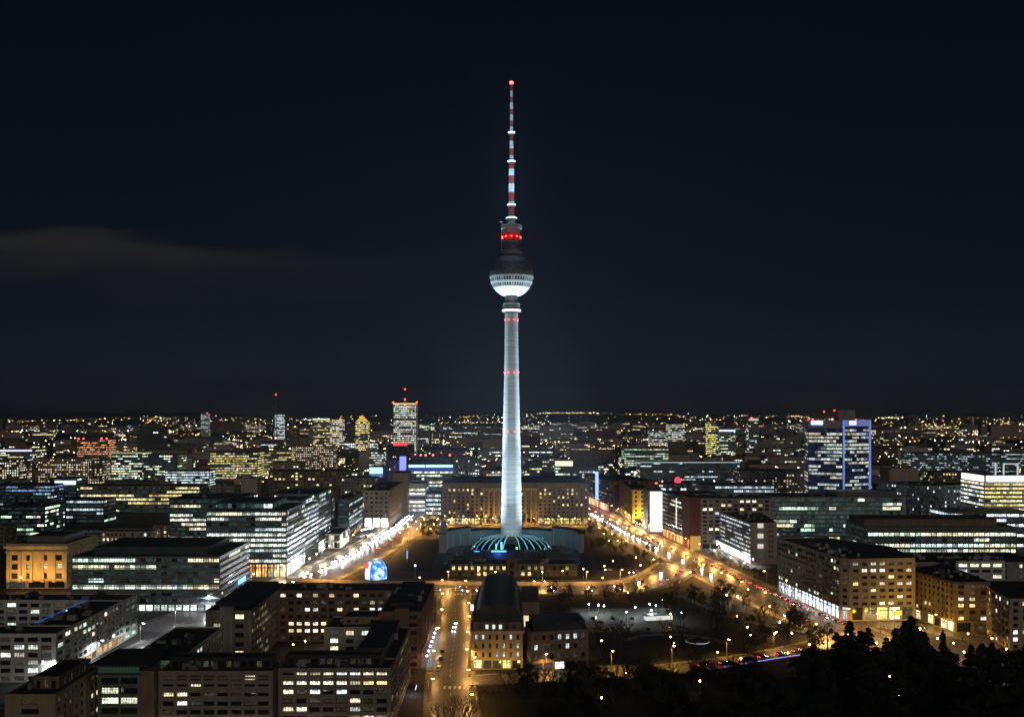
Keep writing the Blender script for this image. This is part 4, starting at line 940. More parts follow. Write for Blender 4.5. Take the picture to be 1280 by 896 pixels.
# entrance hall in front of the pavilion
b = Building('station_hall', 'low brown entrance hall with a row of yellow doors in front of the tower pavilion', 'station hall', 44, framed=False, protect=1)
b.wing(rect(-42, 668, 44, 690), 8.4, BROWN, S(fh=3.6, bw=4.2, ww=.5, wh=.6, sill=.12, rec=.3, lit=.24, pal='yellow', st=.8, run=.2, top=.8), units=4)
b.wing(rect(-3.5, 662, 3.5, 668), 12, BROWN, S(fh=6, bw=3, ww=.5, wh=.7, sill=.12, rec=.3, lit=.3, pal='yellow', run=.2), units=0)
b.done()
b = Building('glass_kiosk', 'small glass kiosk with a sloping roof and cool white light right of the entrance hall', 'kiosk', 45)
b.wing(rect(26, 697, 44, 706), 6, GLASSW, S(fh=5, bw=3, ww=.85, wh=.7, sill=.1, lit=.3, pal='cool', st=.8), units=0)
m = MB(); m.face([(24, 694, 6.2), (46, 694, 6.6), (46, 709, 9.4), (24, 709, 8.6)]); m.face([(24, 709, 8.3), (46, 709, 9.1), (46, 694, 6.3), (24, 694, 5.9)]); b.part('sloping_roof', m, GREYM)
b.done()

# further back, still told apart
def blk(nm, lab, cat, seed, u0, u1, vt, Y, dep, wall, sty, units=1, extra=None, protect=.75, npanes=80):
    b = Building(nm, lab, cat, seed, npanes=npanes, protect=protect); fp, h = fbox(u0, u1, vt, Y, dep); b.wing(fp, h, wall, sty, units=units)
    if extra: extra(b, fp, h)
    return b.done()
gr = st_(ribbon, rec=0, fh=3.8, bw=3.2, lit=.4, run=.6)
pg = st_(punch, rec=0, fh=3.6, bw=3.4, ww=.55, lit=.4, run=.3, pal='warm')
def top_lights(colr, stg, hh=3.0):
    def f(b, fp, h):
        m = MB(); m.box(fp[0][0], fp[0][1] - 1.5, h - hh, fp[1][0], fp[0][1] - .2, h); b.part('light_band', m, emit('band_%s' % (colr,), colr, stg))
    return f
def red_beacons(us):
    def f(b, fp, h):
        for k in us:
            x = fp[0][0] + (fp[1][0] - fp[0][0]) * k; m = MB(); r = 1.7; m.lathe([(0, -r), (r, 0), (0, r)], 8, cx=x, cy_=fp[0][1] + 2); m.v = [(a, c, w + h + 1.6) for a, c, w in m.v]; b.part('beacon', m, RLAMP)
    return f
blk('office_building', 'broad block of small warm windows with a dim blue lit gap at the left edge', OFF, 50, -4, 24, 574, 1500, 40, BROWN, st_(pg, lit=.5), npanes=60)
blk('office_building', 'long block dotted with warm windows behind the blue light box on the left', OFF, 51, 47, 110, 573, 1480, 40, PINK, st_(pg, lit=.6, st=.7), npanes=100)
blk('office_building', 'darker block with tall pale stair windows right of the warm dotted block', OFF, 52, 111, 128, 575, 1450, 40, BROWN, st_(pg, lit=.4, st=.7))
blk('office_building', 'distant office lit reddish orange with red beacons on its roof', OFF, 53, 96, 135, 549, 2050, 40, REDP, st_(gr, lit=.85, pal='red', st=.7, fh=4.5), extra=red_beacons((.2, .78, .05, .95)))
blk('office_building', 'wide grey office with slanting rows of white windows left of centre', OFF, 54, 139, 178, 565, 1480, 40, GLASSW, st_(gr, lit=.5, pal='office'), extra=top_lights((.9, .85, .45), .45, 2))
blk('office_building', 'dark grey neighbour of the wide office with a third of its windows lit', OFF, 55, 179, 222, 568, 1460, 40, GLASSW, st_(gr, lit=.3, pal='office'))
blk('office_building', 'bright cool glass hall roof low between the offices on the left', OFF, 56, 206, 262, 588, 1400, 30, GREYM, st_(gr, lit=.7, pal='cool', st=.8))
blk('office_building', 'yellowish office with full ribbons of light under a flat roof', OFF, 57, 262, 322, 565, 1600, 40, GLASSW, st_(gr, lit=.8, pal='yellow', st=.65))
blk('office_building', 'flat building with a purple and white glowing roof edge at the left edge', OFF, 58, -10, 40, 562, 1900, 60, GREYM, st_(gr, lit=.3), extra=top_lights((.75, .7, 1), 1.6, 3))
blk('office_building', 'long dark low block with a strip of yellow windows behind the tall glass complex', OFF, 59, 100, 250, 607, 1080, 30, BROWN, st_(gr, lit=.32, pal='yellow', st=.8, run=.8))
blk('office_building', 'low dark block carrying a bright blue white light box on the left', OFF, 60, 62, 96, 597, 1180, 30, DARKM, st_(gr, lit=.05), extra=lambda b, fp, h: b.part('light_box', (lambda m: (m.box(fp[0][0] + 7, fp[0][1] - 2, h - 8, fp[1][0] - 1, fp[0][1] - .3, h - 3.4), m)[1])(MB()), emit('white_blue_box', (.55, .78, 1), 2.0)))
blk('office_building', 'dark block with a dim blue strip of windows left of the light box', OFF, 61, -8, 64, 606, 1080, 30, DARKM, st_(gr, lit=.35, pal='blue', st=.45, run=.8))
blk('office_building', 'low block with one bluish white ribbon along its top floor', OFF, 62, 82, 130, 624, 980, 30, DARKM, st_(gr, lit=.25, pal='cool', st=.7, run=.9))
blk('office_building', 'dark green block with diagonal rows of pale windows near the left edge', OFF, 63, 0, 56, 632, 880, 40, DARKM, st_(gr, lit=.38, pal='green', run=.5))
blk('apartment_block', 'pinkish old street front with rows of small windows behind the temple front', APT, 64, 126, 190, 664, 760, 18, PINK, st_(punch, lit=.25, bw=3.0, fh=3.4))
blk('apartment_block', 'narrow red brick house end beside the pale glass slab', APT, 65, 191, 210, 656, 790, 18, BRICK, st_(punch, lit=.12, pal='orange'))
blk('office_building', 'brownish stone block left of the orange temple front', OFF, 66, -14, 6, 657, 800, 20, BROWN, st_(punch, lit=.12))
blk('apartment_block', 'dark mansion block with sparse yellow windows behind the glass complex', APT, 67, 336, 432, 589, 1220, 40, BROWN, st_(pg, lit=.18, pal='yellow', st=.95, bw=5))
blk('museum', 'pale stepped stone building with rows of round arched windows left of the boulevard', 'museum', 68, 337, 374, 578, 1420, 40, BEIGE, st_(pg, lit=.12, bw=4))
blk('office_building', 'warm lit roofline building with an irregular top left of centre', OFF, 69, 364, 417, 558, 1750, 40, PINK, st_(pg, lit=.5, st=.6))
blk('office_building', 'long low building with a bright cream top row at left centre', OFF, 70, 320, 364, 564, 1650, 30, BROWN, st_(gr, lit=.7, pal='yellow', st=.6))
blk('office_building', 'small stepped office with dense pale windows near the cyan light box', OFF, 71, 461, 480, 564, 1560, 30, GREYM, st_(gr, lit=.6, pal='white', st=.7))
blk('office_building', 'grey block with a yellow lit ground floor behind the boulevard', OFF, 72, 426, 470, 597, 1130, 30, CONC, st_(pg, lit=.15, pal='yellow', g=6, slit=.6, spal='yellow'))
blk('office_building', 'long low office with bright white bands right of the tower shaft', OFF, 73, 655, 678, 577, 1350, 30, DARKM, st_(gr, lit=.55, pal='yellow', st=.9))
blk('office_building', 'flat hall with a glowing cream roof front right of the tower', OFF, 74, 694, 716, 576, 1380, 30, DARKM, st_(gr, lit=.2), extra=top_lights((1, .9, .62), 1.2, 7))
blk('office_building', 'wide teal office with dim ribbons right of the avenue', OFF, 75, 800, 925, 577, 1450, 40, GLASSW, st_(gr, lit=.35, pal='cool', st=.6, run=.75), extra=top_lights((.55, .7, .75), .55, 1.6))
blk('office_building', 'dark office with slanting greenish white ribbons behind the teal office', OFF, 76, 780, 836, 560, 1750, 40, GLASSW, st_(gr, lit=.55, pal='green', st=.6, run=.8))
blk('office_building', 'dark flat block with a red glowing round sign on its roof', OFF, 77, 806, 866, 604, 1120, 30, DARKM, st_(gr, lit=.15, pal='cool'), extra=lambda b, fp, h: b.part('neon_sign', (lambda m: (m.lathe([(0, 0), (3.4, .6), (4.0, 3), (2.8, 6), (0, 7.4)], 14, cx=fp[0][0] + 38, cy_=fp[0][1] + 6), setattr(m, 'v', [(a, c, w + h) for a, c, w in m.v]), m)[2])(MB()), emit('pinkred_neon', (1, .06, .12), 1.5)))
blk('office_building', 'long dark roofed hall with a thin white light line in front of the teal office', OFF, 78, 878, 968, 606, 1040, 40, DARKM, st_(gr, lit=.3, pal='cool', run=.9, st=.6))
blk('office_building', 'low glass block with a blue sign and pale windows left of the blue framed high-rise', OFF, 79, 925, 1008, 588, 1240, 40, PINK, st_(pg, lit=.22, st=.6))
blk('office_building', 'distant slab of white windows high on the skyline right of the tower', OFF, 80, 835, 856, 530, 3000, 40, PALE, st_(gr, lit=.9, pal='white', st=.7, fh=5, bw=5))
blk('office_building', 'lower wing of white windows beside the distant white slab', OFF, 81, 812, 835, 538, 2950, 40, PALE, st_(gr, lit=.75, pal='white', st=.6, fh=5, bw=5))
blk('high_rise', 'pale grey tower with a red beacon and a lit top on the far skyline', 'high-rise', 82, 936, 948, 523, 2300, 30, CONC, st_(gr, lit=.12), extra=lambda b, fp, h: (top_lights((.9, .85, .7), .7, 5)(b, fp, h), red_beacons((.3,))(b, fp, h)))
blk('office_building', 'bright yellow lit cube on the far skyline right of the tower', OFF, 83, 885, 896, 527, 2500, 30, CREAM, st_(gr, lit=1, pal='yellow', st=1.1, fh=5))
blk('office_building', 'office with a glowing white bar and blue top beside the yellow cube', OFF, 84, 899, 919, 537, 2400, 40, GREYM, st_(gr, lit=.3), extra=top_lights((.7, .8, 1), 1.6, 4))
blk('high_rise', 'slim white lit tower on the far left skyline', 'high-rise', 85, 251, 260, 517, 3400, 25, WHITEP, st_(gr, lit=.55, pal='cool', fh=5, st=.5), extra=red_beacons((.85,)))
blk('high_rise', 'far tower with a golden pyramid roof left of the hotel tower', 'high-rise', 86, 444, 460, 527, 2700, 30, GREYM, st_(gr, lit=.75, pal='yellow', fh=4.5, bw=4), extra=lambda b, fp, h: b.part('glowing_gold_roof', (lambda m: (m.lathe([(17, h), (14, h + 4), (6, h + 12), (0, h + 19)], 8, cx=(fp[0][0] + fp[1][0]) / 2, cy_=fp[0][1] + 12), m)[1])(MB()), emit('glowing_gold_roof', (1, .62, .10), .9)))  # lighting on the gold roof is painted in as its own glow
blk('office_building', 'cluster of lit slabs with a glowing crown on the far left skyline', OFF, 87, 391, 412, 523, 2900, 40, PALE, st_(gr, lit=.6, pal='yellow', fh=5, bw=4.5), extra=top_lights((.85, 1, .7), 1.2, 4))
blk('office_building', 'slim lit slab right of the glowing crown on the far left skyline', OFF, 88, 414, 428, 524, 2950, 40, PALE, st_(gr, lit=.6, pal='warm', fh=5, bw=4.5), extra=red_beacons((.8,)))
blk('office_building', 'low bright white building below the distant transmitter mast', OFF, 89, 343, 353, 518, 3600, 40, PALE, st_(gr, lit=.8, pal='cool', fh=5, bw=5))
b = Building('office_building', 'brown office with a warm lit attic right of the blue framed high-rise', OFF, 90); fp, h = fbox(1167, 1240, 590, 1180, 40); b.wing(fp, h, BROWN, st_(pg, lit=.35, st=.6, pal='yellow'), units=2); b.done()
blk('office_building', 'pinkish windowless block on a dark roof right of the high-rise', OFF, 91, 1112, 1148, 585, 1130, 30, PINK, BLANK)
blk('office_building', 'very long dark office with many faint bluish windows far right', OFF, 92, 1140, 1290, 566, 1700, 50, GLASSW, st_(gr, lit=.3, pal='cool', st=.4, run=.4))
blk('office_building', 'black block with a row of red beacons above the blue crowned office', OFF, 93, 511, 566, 570, 1620, 40, DARKM, st_(gr, lit=.02), extra=red_beacons((.05, .27, .38, .55, .93)))
# transmitter mast on the skyline
t = empty('transmitter_mast', (ux(345, 3500), 3500, 0)); tag(t, 'thin transmitter mast with a red light on the far left skyline', 'mast')
m = MB(); 
for dx, dy in ((-6, -4), (6, -4), (0, 6)): m.bar((dx, dy, 0), (dx * .12, dy * .12, vz(494, 3500)), 1.1, .5)
for k in range(9): z = 10 + k * 14; f = 1 - z / 180; m.bar((-6 * f, -4 * f, z), (6 * f, -4 * f, z + 10), .4); m.bar((6 * f, -4 * f, z), (0, 6 * f, z + 10), .4)
m.build('lattice', GREYM, t)
m = MB(); m.lathe([(0, -2.4), (2.4, 0), (0, 2.4)], 8); m.v = [(x, y, z + vz(493, 3500)) for x, y, z in m.v]; m.build('beacon', RLAMP, t)

# ------------------------------------------------------------------ the rest of the town
FR = random.Random(2024)
SPEC += [(425, 505, 650, 735, 0), (725, 880, 628, 725, 0), (500, 770, 636, 735, 0), (560, 1060, 700, 900, 0), (1060, 1130, 755, 800, 0), (0, 125, 700, 740, 0), (170, 270, 740, 790, 0)]
SPEC = [(a, b, c, d, (1e9 if y == 0 else y)) for a, b, c, d, y in SPEC]
FILL = {'dark': [BROWN, DARKM, BRICK, GREYM], 'mid': [CONC, PINK, BROWN, GLASSW, BEIGE]}
def hits(a, b): return a[0] < b[2] and b[0] < a[2] and a[1] < b[3] and b[1] < a[3]
def ok(x0, y0, x1, y1, h):
    bx = (x0 - 5, y0 - 5, x1 + 5, y1 + 5)
    if any(hits(bx, f) for f in FOOT): return False
    if hits(bx, (-100, 600, 105, 968)): return False
    c = [Vector((x0, y0)), Vector((x1, y0)), Vector((x0, y1)), Vector((x1, y1)), Vector(((x0 + x1) / 2, (y0 + y1) / 2))]
    for p in PATHS.values():
        for q in p.p:
            if x0 - p.half - 6 < q.x < x1 + p.half + 6 and y0 - p.half - 6 < q.y < y1 + p.half + 6: return False
    us = [pu(x0, y0), pu(x1, y0), pu(x0, y1), pu(x1, y1)]; u0, u1 = min(us), max(us); vt = pv(h, y1); vb = pv(0, y0)
    for a, b, c_, d, Y in SPEC:
        if y0 < Y and u0 < b and u1 > a and vt < d and vb > c_: return False
    return True
COUNT = {}
def where(x, Y):
    u = pu(x, Y); return 'left of the boulevard' if u < 430 else ('behind the tower' if u < 760 else 'right of the avenue')
def dark(x, Y):                                                    # woods and rail land without lights
    return (x < -.17 * Y and 3300 < Y < 4700) or (x > .3 * Y and 2700 < Y < 3600) or (-.3 * Y < x < 0 and 2050 < Y < 2600) or (.02 * Y < x < .2 * Y and 3600 < Y < 4600)
def town_block(x0, y0, w, d, h, i):
    Y = y0; rg = FR; pal = rg.choice(['warm', 'warm', 'office', 'cool', 'yellow', 'white', 'green', 'warm']); lit = rg.choice([.02, .03, .05, .08, .13, .2, .38])
    near = Y < 1250
    kind = 'apartment_block' if pal in ('warm', 'yellow') else 'office_building'
    lots = 'many' if lit > .3 else ('some' if lit > .1 else 'few'); tone = {'warm': 'warm', 'yellow': 'yellow', 'office': 'pale', 'cool': 'bluish', 'white': 'white', 'green': 'greenish'}[pal]
    dist = 'near' if Y < 1250 else ('middle distance' if Y < 2600 else 'far')
    lab = {'near': 'dark flat roofed block with %s %s windows between the larger offices %s', 'middle distance': 'small block with %s %s windows in the middle distance %s', 'far': 'tiny distant block with %s %s windows toward the horizon %s'}[dist] % (lots, tone, where(x0 + w / 2, Y))
    grp = '%s blocks %s' % ({'near': 'filling', 'middle distance': 'middle distance', 'far': 'far'}[dist], where(x0 + w / 2, Y))
    wall = rg.choice(FILL['mid'] if rg.random() < .6 else FILL['dark'])
    if near:
        b = Building(kind, lab, APT if kind[0] == 'a' else OFF, 500 + i, group=grp, npanes=28, protect=0)
        sty = st_(ribbon if rg.random() < .5 else punch, lit=lit, pal=pal, st=rg.uniform(.55, 1.0), rec=.15, fh=rg.uniform(3.3, 3.9), bw=rg.uniform(2.8, 4.2))
        b.wing(rect(x0, y0, x0 + w, y0 + d), h, wall, sty, units=2); s0 = len(SPEC); b.done(); del SPEC[s0:]
        return
    m = MB(); m.prism(rect(x0, y0, x0 + w, y0 + d), 0, h, 0, mt=1)
    if rg.random() < .5: m.box(x0 + w * .3, y0 + d * .3, h + .01, x0 + w * .6, y0 + d * .7, h + rg.uniform(2, 4), 0)
    k = max(1.0, Y / 2200); fh = 3.7 * k ** .5; bw = 4.0 * k; nf = max(2, int((h - 1.5) / fh)); nb = max(2, int(w / bw)); st0 = rg.uniform(1.4, 4.8)
    for side in (0, 1):
        L = w if side == 0 else d; nn = nb if side == 0 else max(1, int(d / bw)); xx = x0 + w + .06 if x0 + w / 2 < 0 else x0 - .06
        for f in range(nf):
            on = rg.random() < lit; fl = min(.95, lit * rg.uniform(.3, 1.8)); z = 1 + f * fh + fh * .25
            for j in range(nn):
                if rg.random() > .55: on = rg.random() < fl
                if not on: continue
                a, c = L / nn * (j + .12), L / nn * (j + .88); col = (*rg.choice(PAL[pal if rg.random() < .85 else 'warm']), st0 * rg.choice((.35, .7, 1, 1.2))); uv = [(0, 0), (3, 0), (3, 1), (0, 1)]
                if side == 0: m.face([(x0 + a, y0 - .06, z), (x0 + c, y0 - .06, z), (x0 + c, y0 - .06, z + fh * .55), (x0 + a, y0 - .06, z + fh * .55)], 2, uv, col)
                else:
                    P = [(xx, y0 + a, z), (xx, y0 + c, z), (xx, y0 + c, z + fh * .55), (xx, y0 + a, z + fh * .55)]; m.face(P if x0 + w / 2 < 0 else [P[1], P[0], P[3], P[2]], 2, uv, col)
    ox, oy = x0 + w / 2, y0 + d / 2
    m.v = [(x - ox, y - oy, z) for x, y, z in m.v]
    o = m.build(kind, [wall, ROOF, WINS]); o.location = (ox, oy, 0); tag(o, lab, APT if kind[0] == 'a' else OFF, grp)
    FOOT.append((x0, y0, x0 + w, y0 + d))
i = 0; Y = 560.0
while Y < 6200:
    step = 42 + Y * .022 if Y < 1300 else 55 + (Y - 1300) * .075
    x = -Y * .56 + FR.uniform(0, 30)
    while x < Y * .56:
        w = FR.uniform(28, 75) * (1 if Y < 1300 else 1 + (Y - 1300) / 2600); d = FR.uniform(14, 26) * (1 if Y < 1300 else 1.5); h = FR.uniform(17, 27) if FR.random() < .88 else FR.uniform(27, 42)
        if Y > 2000 and FR.random() < .12: h *= 1.5
        y = Y + FR.uniform(-12, 12)
        lim = 600
        if (Y < 1300 or FR.random() < (.12 if dark(x, Y) else .62)) and ok(x, y, x + w, y + d, h):
            town_block(x, y, w, d, h, i); i += 1
        x += w + FR.choice([6, 10, 16, 28]) * (1 if Y < 1300 else 1.6)
    Y += step
print('town blocks', i)

# lamps, windows and signs too far off to tell apart
def specks(name, pts, kind='stuff'):
    groups = {}
    for x, y, z, s, ci in pts: groups.setdefault(ci, []).append((x, y, z, s))
    out = []
    cols = {0: ((1, .48, .10), 30), 1: ((1, .76, .42), 30), 2: ((.85, .95, 1), 32), 3: ((1, .04, .03), 9), 4: ((.15, .3, 1), 8), 5: ((.5, 1, .7), 6)}
    mats = []; m = MB()
    for j, ci in enumerate(sorted(groups)):
        c, st = cols[ci]; mats.append(emit('far_lamp_%d' % ci, c, st))
        for x, y, z, s in groups[ci]:
            T = (x, y, z + s); B = (x, y, z - s); E = [(x - s, y - s, z), (x + s, y - s, z), (x + s, y + s, z), (x - s, y + s, z)]
            for k in range(4): m.face([E[k], E[(k + 1) % 4], T], j); m.face([E[(k + 1) % 4], E[k], B], j)
    o = m.build(name, mats); o['kind'] = kind; return o
pts = []
def hz(x, y):
    if y < 8200: return 0
    return hill_h(x) * min(1, (y - 8200) / 1600)
CL = []
for _ in range(170):
    y = 1300 * (7 ** FR.random()); x = FR.uniform(-.56, .56) * y; r = FR.uniform(40, 170) * (.6 + y / 4000); ci = FR.choices([0, 1, 2], [45, 30, 25])[0]
    for k in range(FR.randint(6, 26)): CL.append((x + FR.gauss(0, r), y + FR.gauss(0, r * .5), ci))
for x, y, ci in CL:
    if y < 1250 or any(a - 3 < x < c + 3 and b_ - 3 < y < d + 3 for a, b_, c, d in FOOT): continue
    pts.append((x, y, 7 + FR.random() * 10 + hz(x, y), (.18 + FR.random() ** 3 * .8) * (.6 + y / 4200), ci if FR.random() < .8 else FR.choice([0, 1, 2])))
for _ in range(1500):                                              # single lights
    y = 1250 * (9 ** FR.random()); x = FR.uniform(-.56, .56) * y
    if dark(x, y) and FR.random() < .85: continue
    if any(a - 3 < x < c + 3 and b_ - 3 < y < d + 3 for a, b_, c, d in FOOT): continue
    ci = FR.choices([0, 1, 2, 3, 4, 5], [38, 30, 24, 3, 2, 3])[0]
    pts.append((x, y, 6 + FR.random() * 12 + hz(x, y), (.15 + FR.random() ** 4 * .9) * (.6 + y / 4200), ci))
for _ in range(46):                                                # strings of street lamps
    y = 1300 * (7 ** FR.random()); x = FR.uniform(-.55, .55) * y; a = FR.choice([0, 0, .1, -.15, 1.2, 1.9]) + FR.uniform(-.1, .1); ci = FR.choice([0, 0, 0, 1, 1, 2]); sp = 32 * (1 + y / 4000)
    for k in range(FR.randint(10, 40)):
        px, py = x + math.cos(a) * sp * k, y + math.sin(a) * sp * k
        if py < 1250 or any(q[0] - 2 < px < q[2] + 2 and q[1] - 2 < py < q[3] + 2 for q in FOOT): continue
        pts.append((px, py, 9 + hz(px, py), .34 * (.6 + py / 4200), ci))
for _ in range(170):                                               # lights on the far hills
    y = FR.uniform(8600, 9900); x = FR.uniform(-.56, .56) * y
    pts.append((x, y, 7 + hz(x, y), FR.uniform(.7, 2.4), FR.choices([0, 1, 2, 3], [34, 36, 24, 6])[0]))
for u0, u1, n, ci in ((672, 748, 40, 1), (1101, 1130, 18, 1), (985, 1000, 10, 0), (575, 600, 9, 0), (780, 842, 16, 0)):
    for k in range(n):
        y = 9750; x = ux(u0 + (u1 - u0) * (k + FR.random()) / n, y); pts.append((x, y, hz(x, y) + 8 + FR.uniform(0, 10), FR.uniform(.9, 2.4), ci))
o = specks('distant_city_lights', pts); o['label'] = 'countless tiny street lamps and windows of the far town up to the horizon'; o['category'] = 'city lights'

# ------------------------------------------------------------------ street lamps
SODIUM = (1, .49, .11); WARMW = (1, .80, .52); COOLW = (.85, .95, 1)
LIGHTS = {}
def lamp_data(col, power, cone=174):
    k = (col, power, cone)
    if k not in LIGHTS:
        d = bpy.data.lights.new('lamp_light', 'SPOT'); d.spot_size = R(cone); d.spot_blend = .35; d.energy = power; d.color = col; d.shadow_soft_size = .35; LIGHTS[k] = d
    return LIGHTS[k]
POLE = M_('lamp_pole_paint', (.22, .21, .19), rough=.5, metal=.2, noise=.2)
def lamp_proto(arms, h, col, name='street_lamp'):
    t = empty(name)
    m = MB(); m.lathe([(.17, 0), (.17, 1.2), (.11, 1.3), (.07, h)], 8); m.build('pole', POLE, t)
    hd = emit('lamp_glow_%s' % name + str(col), col, 42)
    for s in ([1] if arms == 1 else ([-1, 1] if arms == 2 else [0])):
        if s:
            m = MB(); m.bar((0, 0, h - .15), (s * 1.7, 0, h + .35), .05, n=6); m.build('arm', POLE, t)
            m = MB(); m.box(s * 1.7 - .5, -.17, h + .3, s * 1.7 + .5, .17, h + .44); a = m.build('lamp_head', POLE, t)
            m = MB(); m.lathe([(0, -.28), (.36, -.2), (.48, 0), (.42, .03), (0, .03)], 10); m.v = [(x * 1.25 + s * 1.7, y, z + h + .27) for x, y, z in m.v]; m.build('lamp_glass', hd, a)
        else:
            m = MB(); m.lathe([(0, h), (.22, h + .05), (.34, h + .35), (.22, h + .62), (0, h + .68)], 10); m.build('lamp_glass', hd, t)
    return t
PROT = {}
def lamp(x, y, label, group, arms=1, h=9.0, col=SODIUM, power=4200, rz=0.0, light_=True, name='street_lamp', cone=174):
    k = (arms, h, col, name)
    if k not in PROT: o = PROT[k] = lamp_proto(arms, h, col, name)
    else: o = copy_tree(PROT[k]); [bpy.data.objects.remove(c) for c in list(o.children) if c.type == 'LIGHT']
    o.location = (x, y, .1); o.rotation_euler = (0, 0, rz); tag(o, label, 'street lamp', group)
    if light_:
        q = bpy.data.objects.new('lamp_light', lamp_data(col, power, cone)); COL.objects.link(q); q.parent = o; q.location = (1.7 if arms == 1 else 0, -.0, h - .45 if arms else h + 1.3)
    return o
def line_lamps(path, d0, d1, step, side, label, group, **k):
    d = d0
    while d < d1:
        off = (path.half + 1.2) * side; p, t = path.at(d, off)
        lamp(p.x, p.y, label, group, rz=math.atan2(t.y, t.x) + (math.pi / 2 if side > 0 else -math.pi / 2), **k); d += step
L_ = 'orange street lamp on a tall pole along '
line_lamps(side_street, 18, 270, 34, 1, L_ + 'the right kerb of the side street', 'lamps of the side street', power=5200)
line_lamps(side_street, 40, 270, 44, -1, L_ + 'the left kerb of the side street', 'lamps of the side street', power=3600)
line_lamps(crossroad, 110, 300, 30, -1, L_ + 'the plaza wall', 'lamps along the plaza wall', power=13000)
line_lamps(crossroad, 95, 300, 55, 1, L_ + 'the near kerb of the crossroad', 'lamps of the crossroad', power=5000)
line_lamps(low_road, 12, 200, 30, -1, L_ + 'the edge of the dark park', 'lamps along the park edge', power=7500, h=8.0, cone=128)
line_lamps(avenue, 240, 640, 34, -1, L_ + 'the left kerb of the avenue', 'lamps on the left of the avenue', power=24000)
line_lamps(avenue, 200, 860, 34, 1, L_ + 'the shop side of the avenue', 'lamps on the shop side of the avenue', power=24000)
line_lamps(avenue, 640, 860, 34, -1, L_ + 'the park side of the avenue', 'lamps on the park side of the avenue', power=3000)
line_lamps(cross_lane, 10, 80, 24, 1, L_ + 'the lane below the amber corner block', 'lamps of the amber lane', power=16000)
line_lamps(boulevard, 60, 600, 40, 1, 'orange street lamp along the right kerb of the boulevard', 'lamps on the right of the boulevard', power=24000)
line_lamps(boulevard, 80, 600, 40, -1, 'warm white street lamp along the shop side of the boulevard', 'lamps on the shop side of the boulevard', col=WARMW, power=15000)
line_lamps(left_lane, 0, 140, 34, -1, L_ + 'the square before the temple front', 'lamps before the temple front', power=5000)
line_lamps(court_lane, 5, 160, 36, -1, 'cool white street lamp beside the glass ribbon office', 'lamps of the office lane', col=COOLW, power=9000)
for i in range(14):                                                 # in front of the sandstone block
    lamp(-86 + i * 13.2, 955 + (i % 3) * 2, L_ + 'the sandstone block behind the tower', 'lamps before the sandstone block', h=7.0, power=9000)
for i in range(12): lamp(-96 + (i % 4) * 12, 880 + (i // 4) * 36, 'amber lamp among the small trees left of the pavilion', 'lamps among the trees left of the pavilion', h=6.0, power=6500, arms=0, name='park_lamp')
for i in range(7): lamp(78 + (i % 3) * 7, 800 + (i // 3) * 45, 'amber lamp among the small trees right of the pavilion', 'lamps among the trees right of the pavilion', h=6.0, power=3000, arms=0, name='park_lamp')
for x, y in ((47, 655), (33, 648), (62, 668), (-22, 650), (70, 690), (88, 706)): lamp(x, y, 'amber lamp on the plaza in front of the tower pavilion', 'lamps on the front plaza', h=6.5, power=1500, arms=0, name='park_lamp')
for u, v in ((745, 785), (838, 780), (752, 815), (838, 810), (842, 818), (921, 783), (934, 797), (938, 808), (897, 830), (968, 806), (990, 805), (1012, 820), (1060, 806), (962, 770), (935, 748), (785, 752), (1015, 764), (1096, 858 - 40)):
    x, y = gp(u, v); lamp(x, y, 'small amber lamp between bare trees in the dark park', 'amber lamps in the park', h=5.0, power=420, arms=0, name='park_lamp')
for u, v in ((736, 766), (748, 767), (794, 770), (783, 776), (812, 766), (820, 768), (828, 760), (814, 774), (852, 777), (755, 768), (908, 754), (975, 790), (922, 756)):
    x, y = gp(u, v); lamp(x, y, 'cool white lamp in the pale car park behind the brown block', 'white lamps of the car park', h=4.5, power=1800, col=COOLW, arms=0, name='park_lamp')
for u, v in ((1112, 862), (1124, 886), (752, 890), (875, 868), (782, 858), (985, 831)):
    x, y = gp(u, v); lamp(x, y, 'lone amber lamp glowing between the dark trees of the foreground park', 'lamps in the foreground wood', h=5.0, power=260, arms=0, name='park_lamp')
for i, (u, v) in enumerate(((1172, 812), (1192, 818), (1210, 806), (1225, 822), (1240, 812), (1258, 826), (1270, 810), (1150, 800), (1205, 830), (1246, 834))):
    x, y = gp(u, v); lamp(x, y, 'white lamp among the bare trees at the lower right edge' if i % 3 == 0 else 'amber lamp among the bare trees at the lower right edge', ('white' if i % 3 == 0 else 'amber') + ' lamps by the amber corner block', h=5.0, power=2200, arms=0, name='park_lamp', col=COOLW if i % 3 == 0 else SODIUM)
for x, y in ((-96, 462), (-86, 470), (-100, 455), (-76, 472)): lamp(x, y, 'amber courtyard lamp between the brick wings', 'lamps of the brick courtyard', h=4.0, power=420, arms=0, name='park_lamp', col=SODIUM)
lamp(-84, 462, 'white courtyard lamp between the brick wings', 'white lamp of the brick courtyard', h=4.0, power=1500, arms=0, name='park_lamp', col=COOLW)
# added unseen street lamps beyond the picture's edge to light the near fronts
for x in range(-170, -20, 25): lamp(x, 318 if x < -140 else 330, 'unseen warm white street lamp added before the taupe block to light its front', 'added lamps of the near street', h=9, power=2600, col=WARMW)

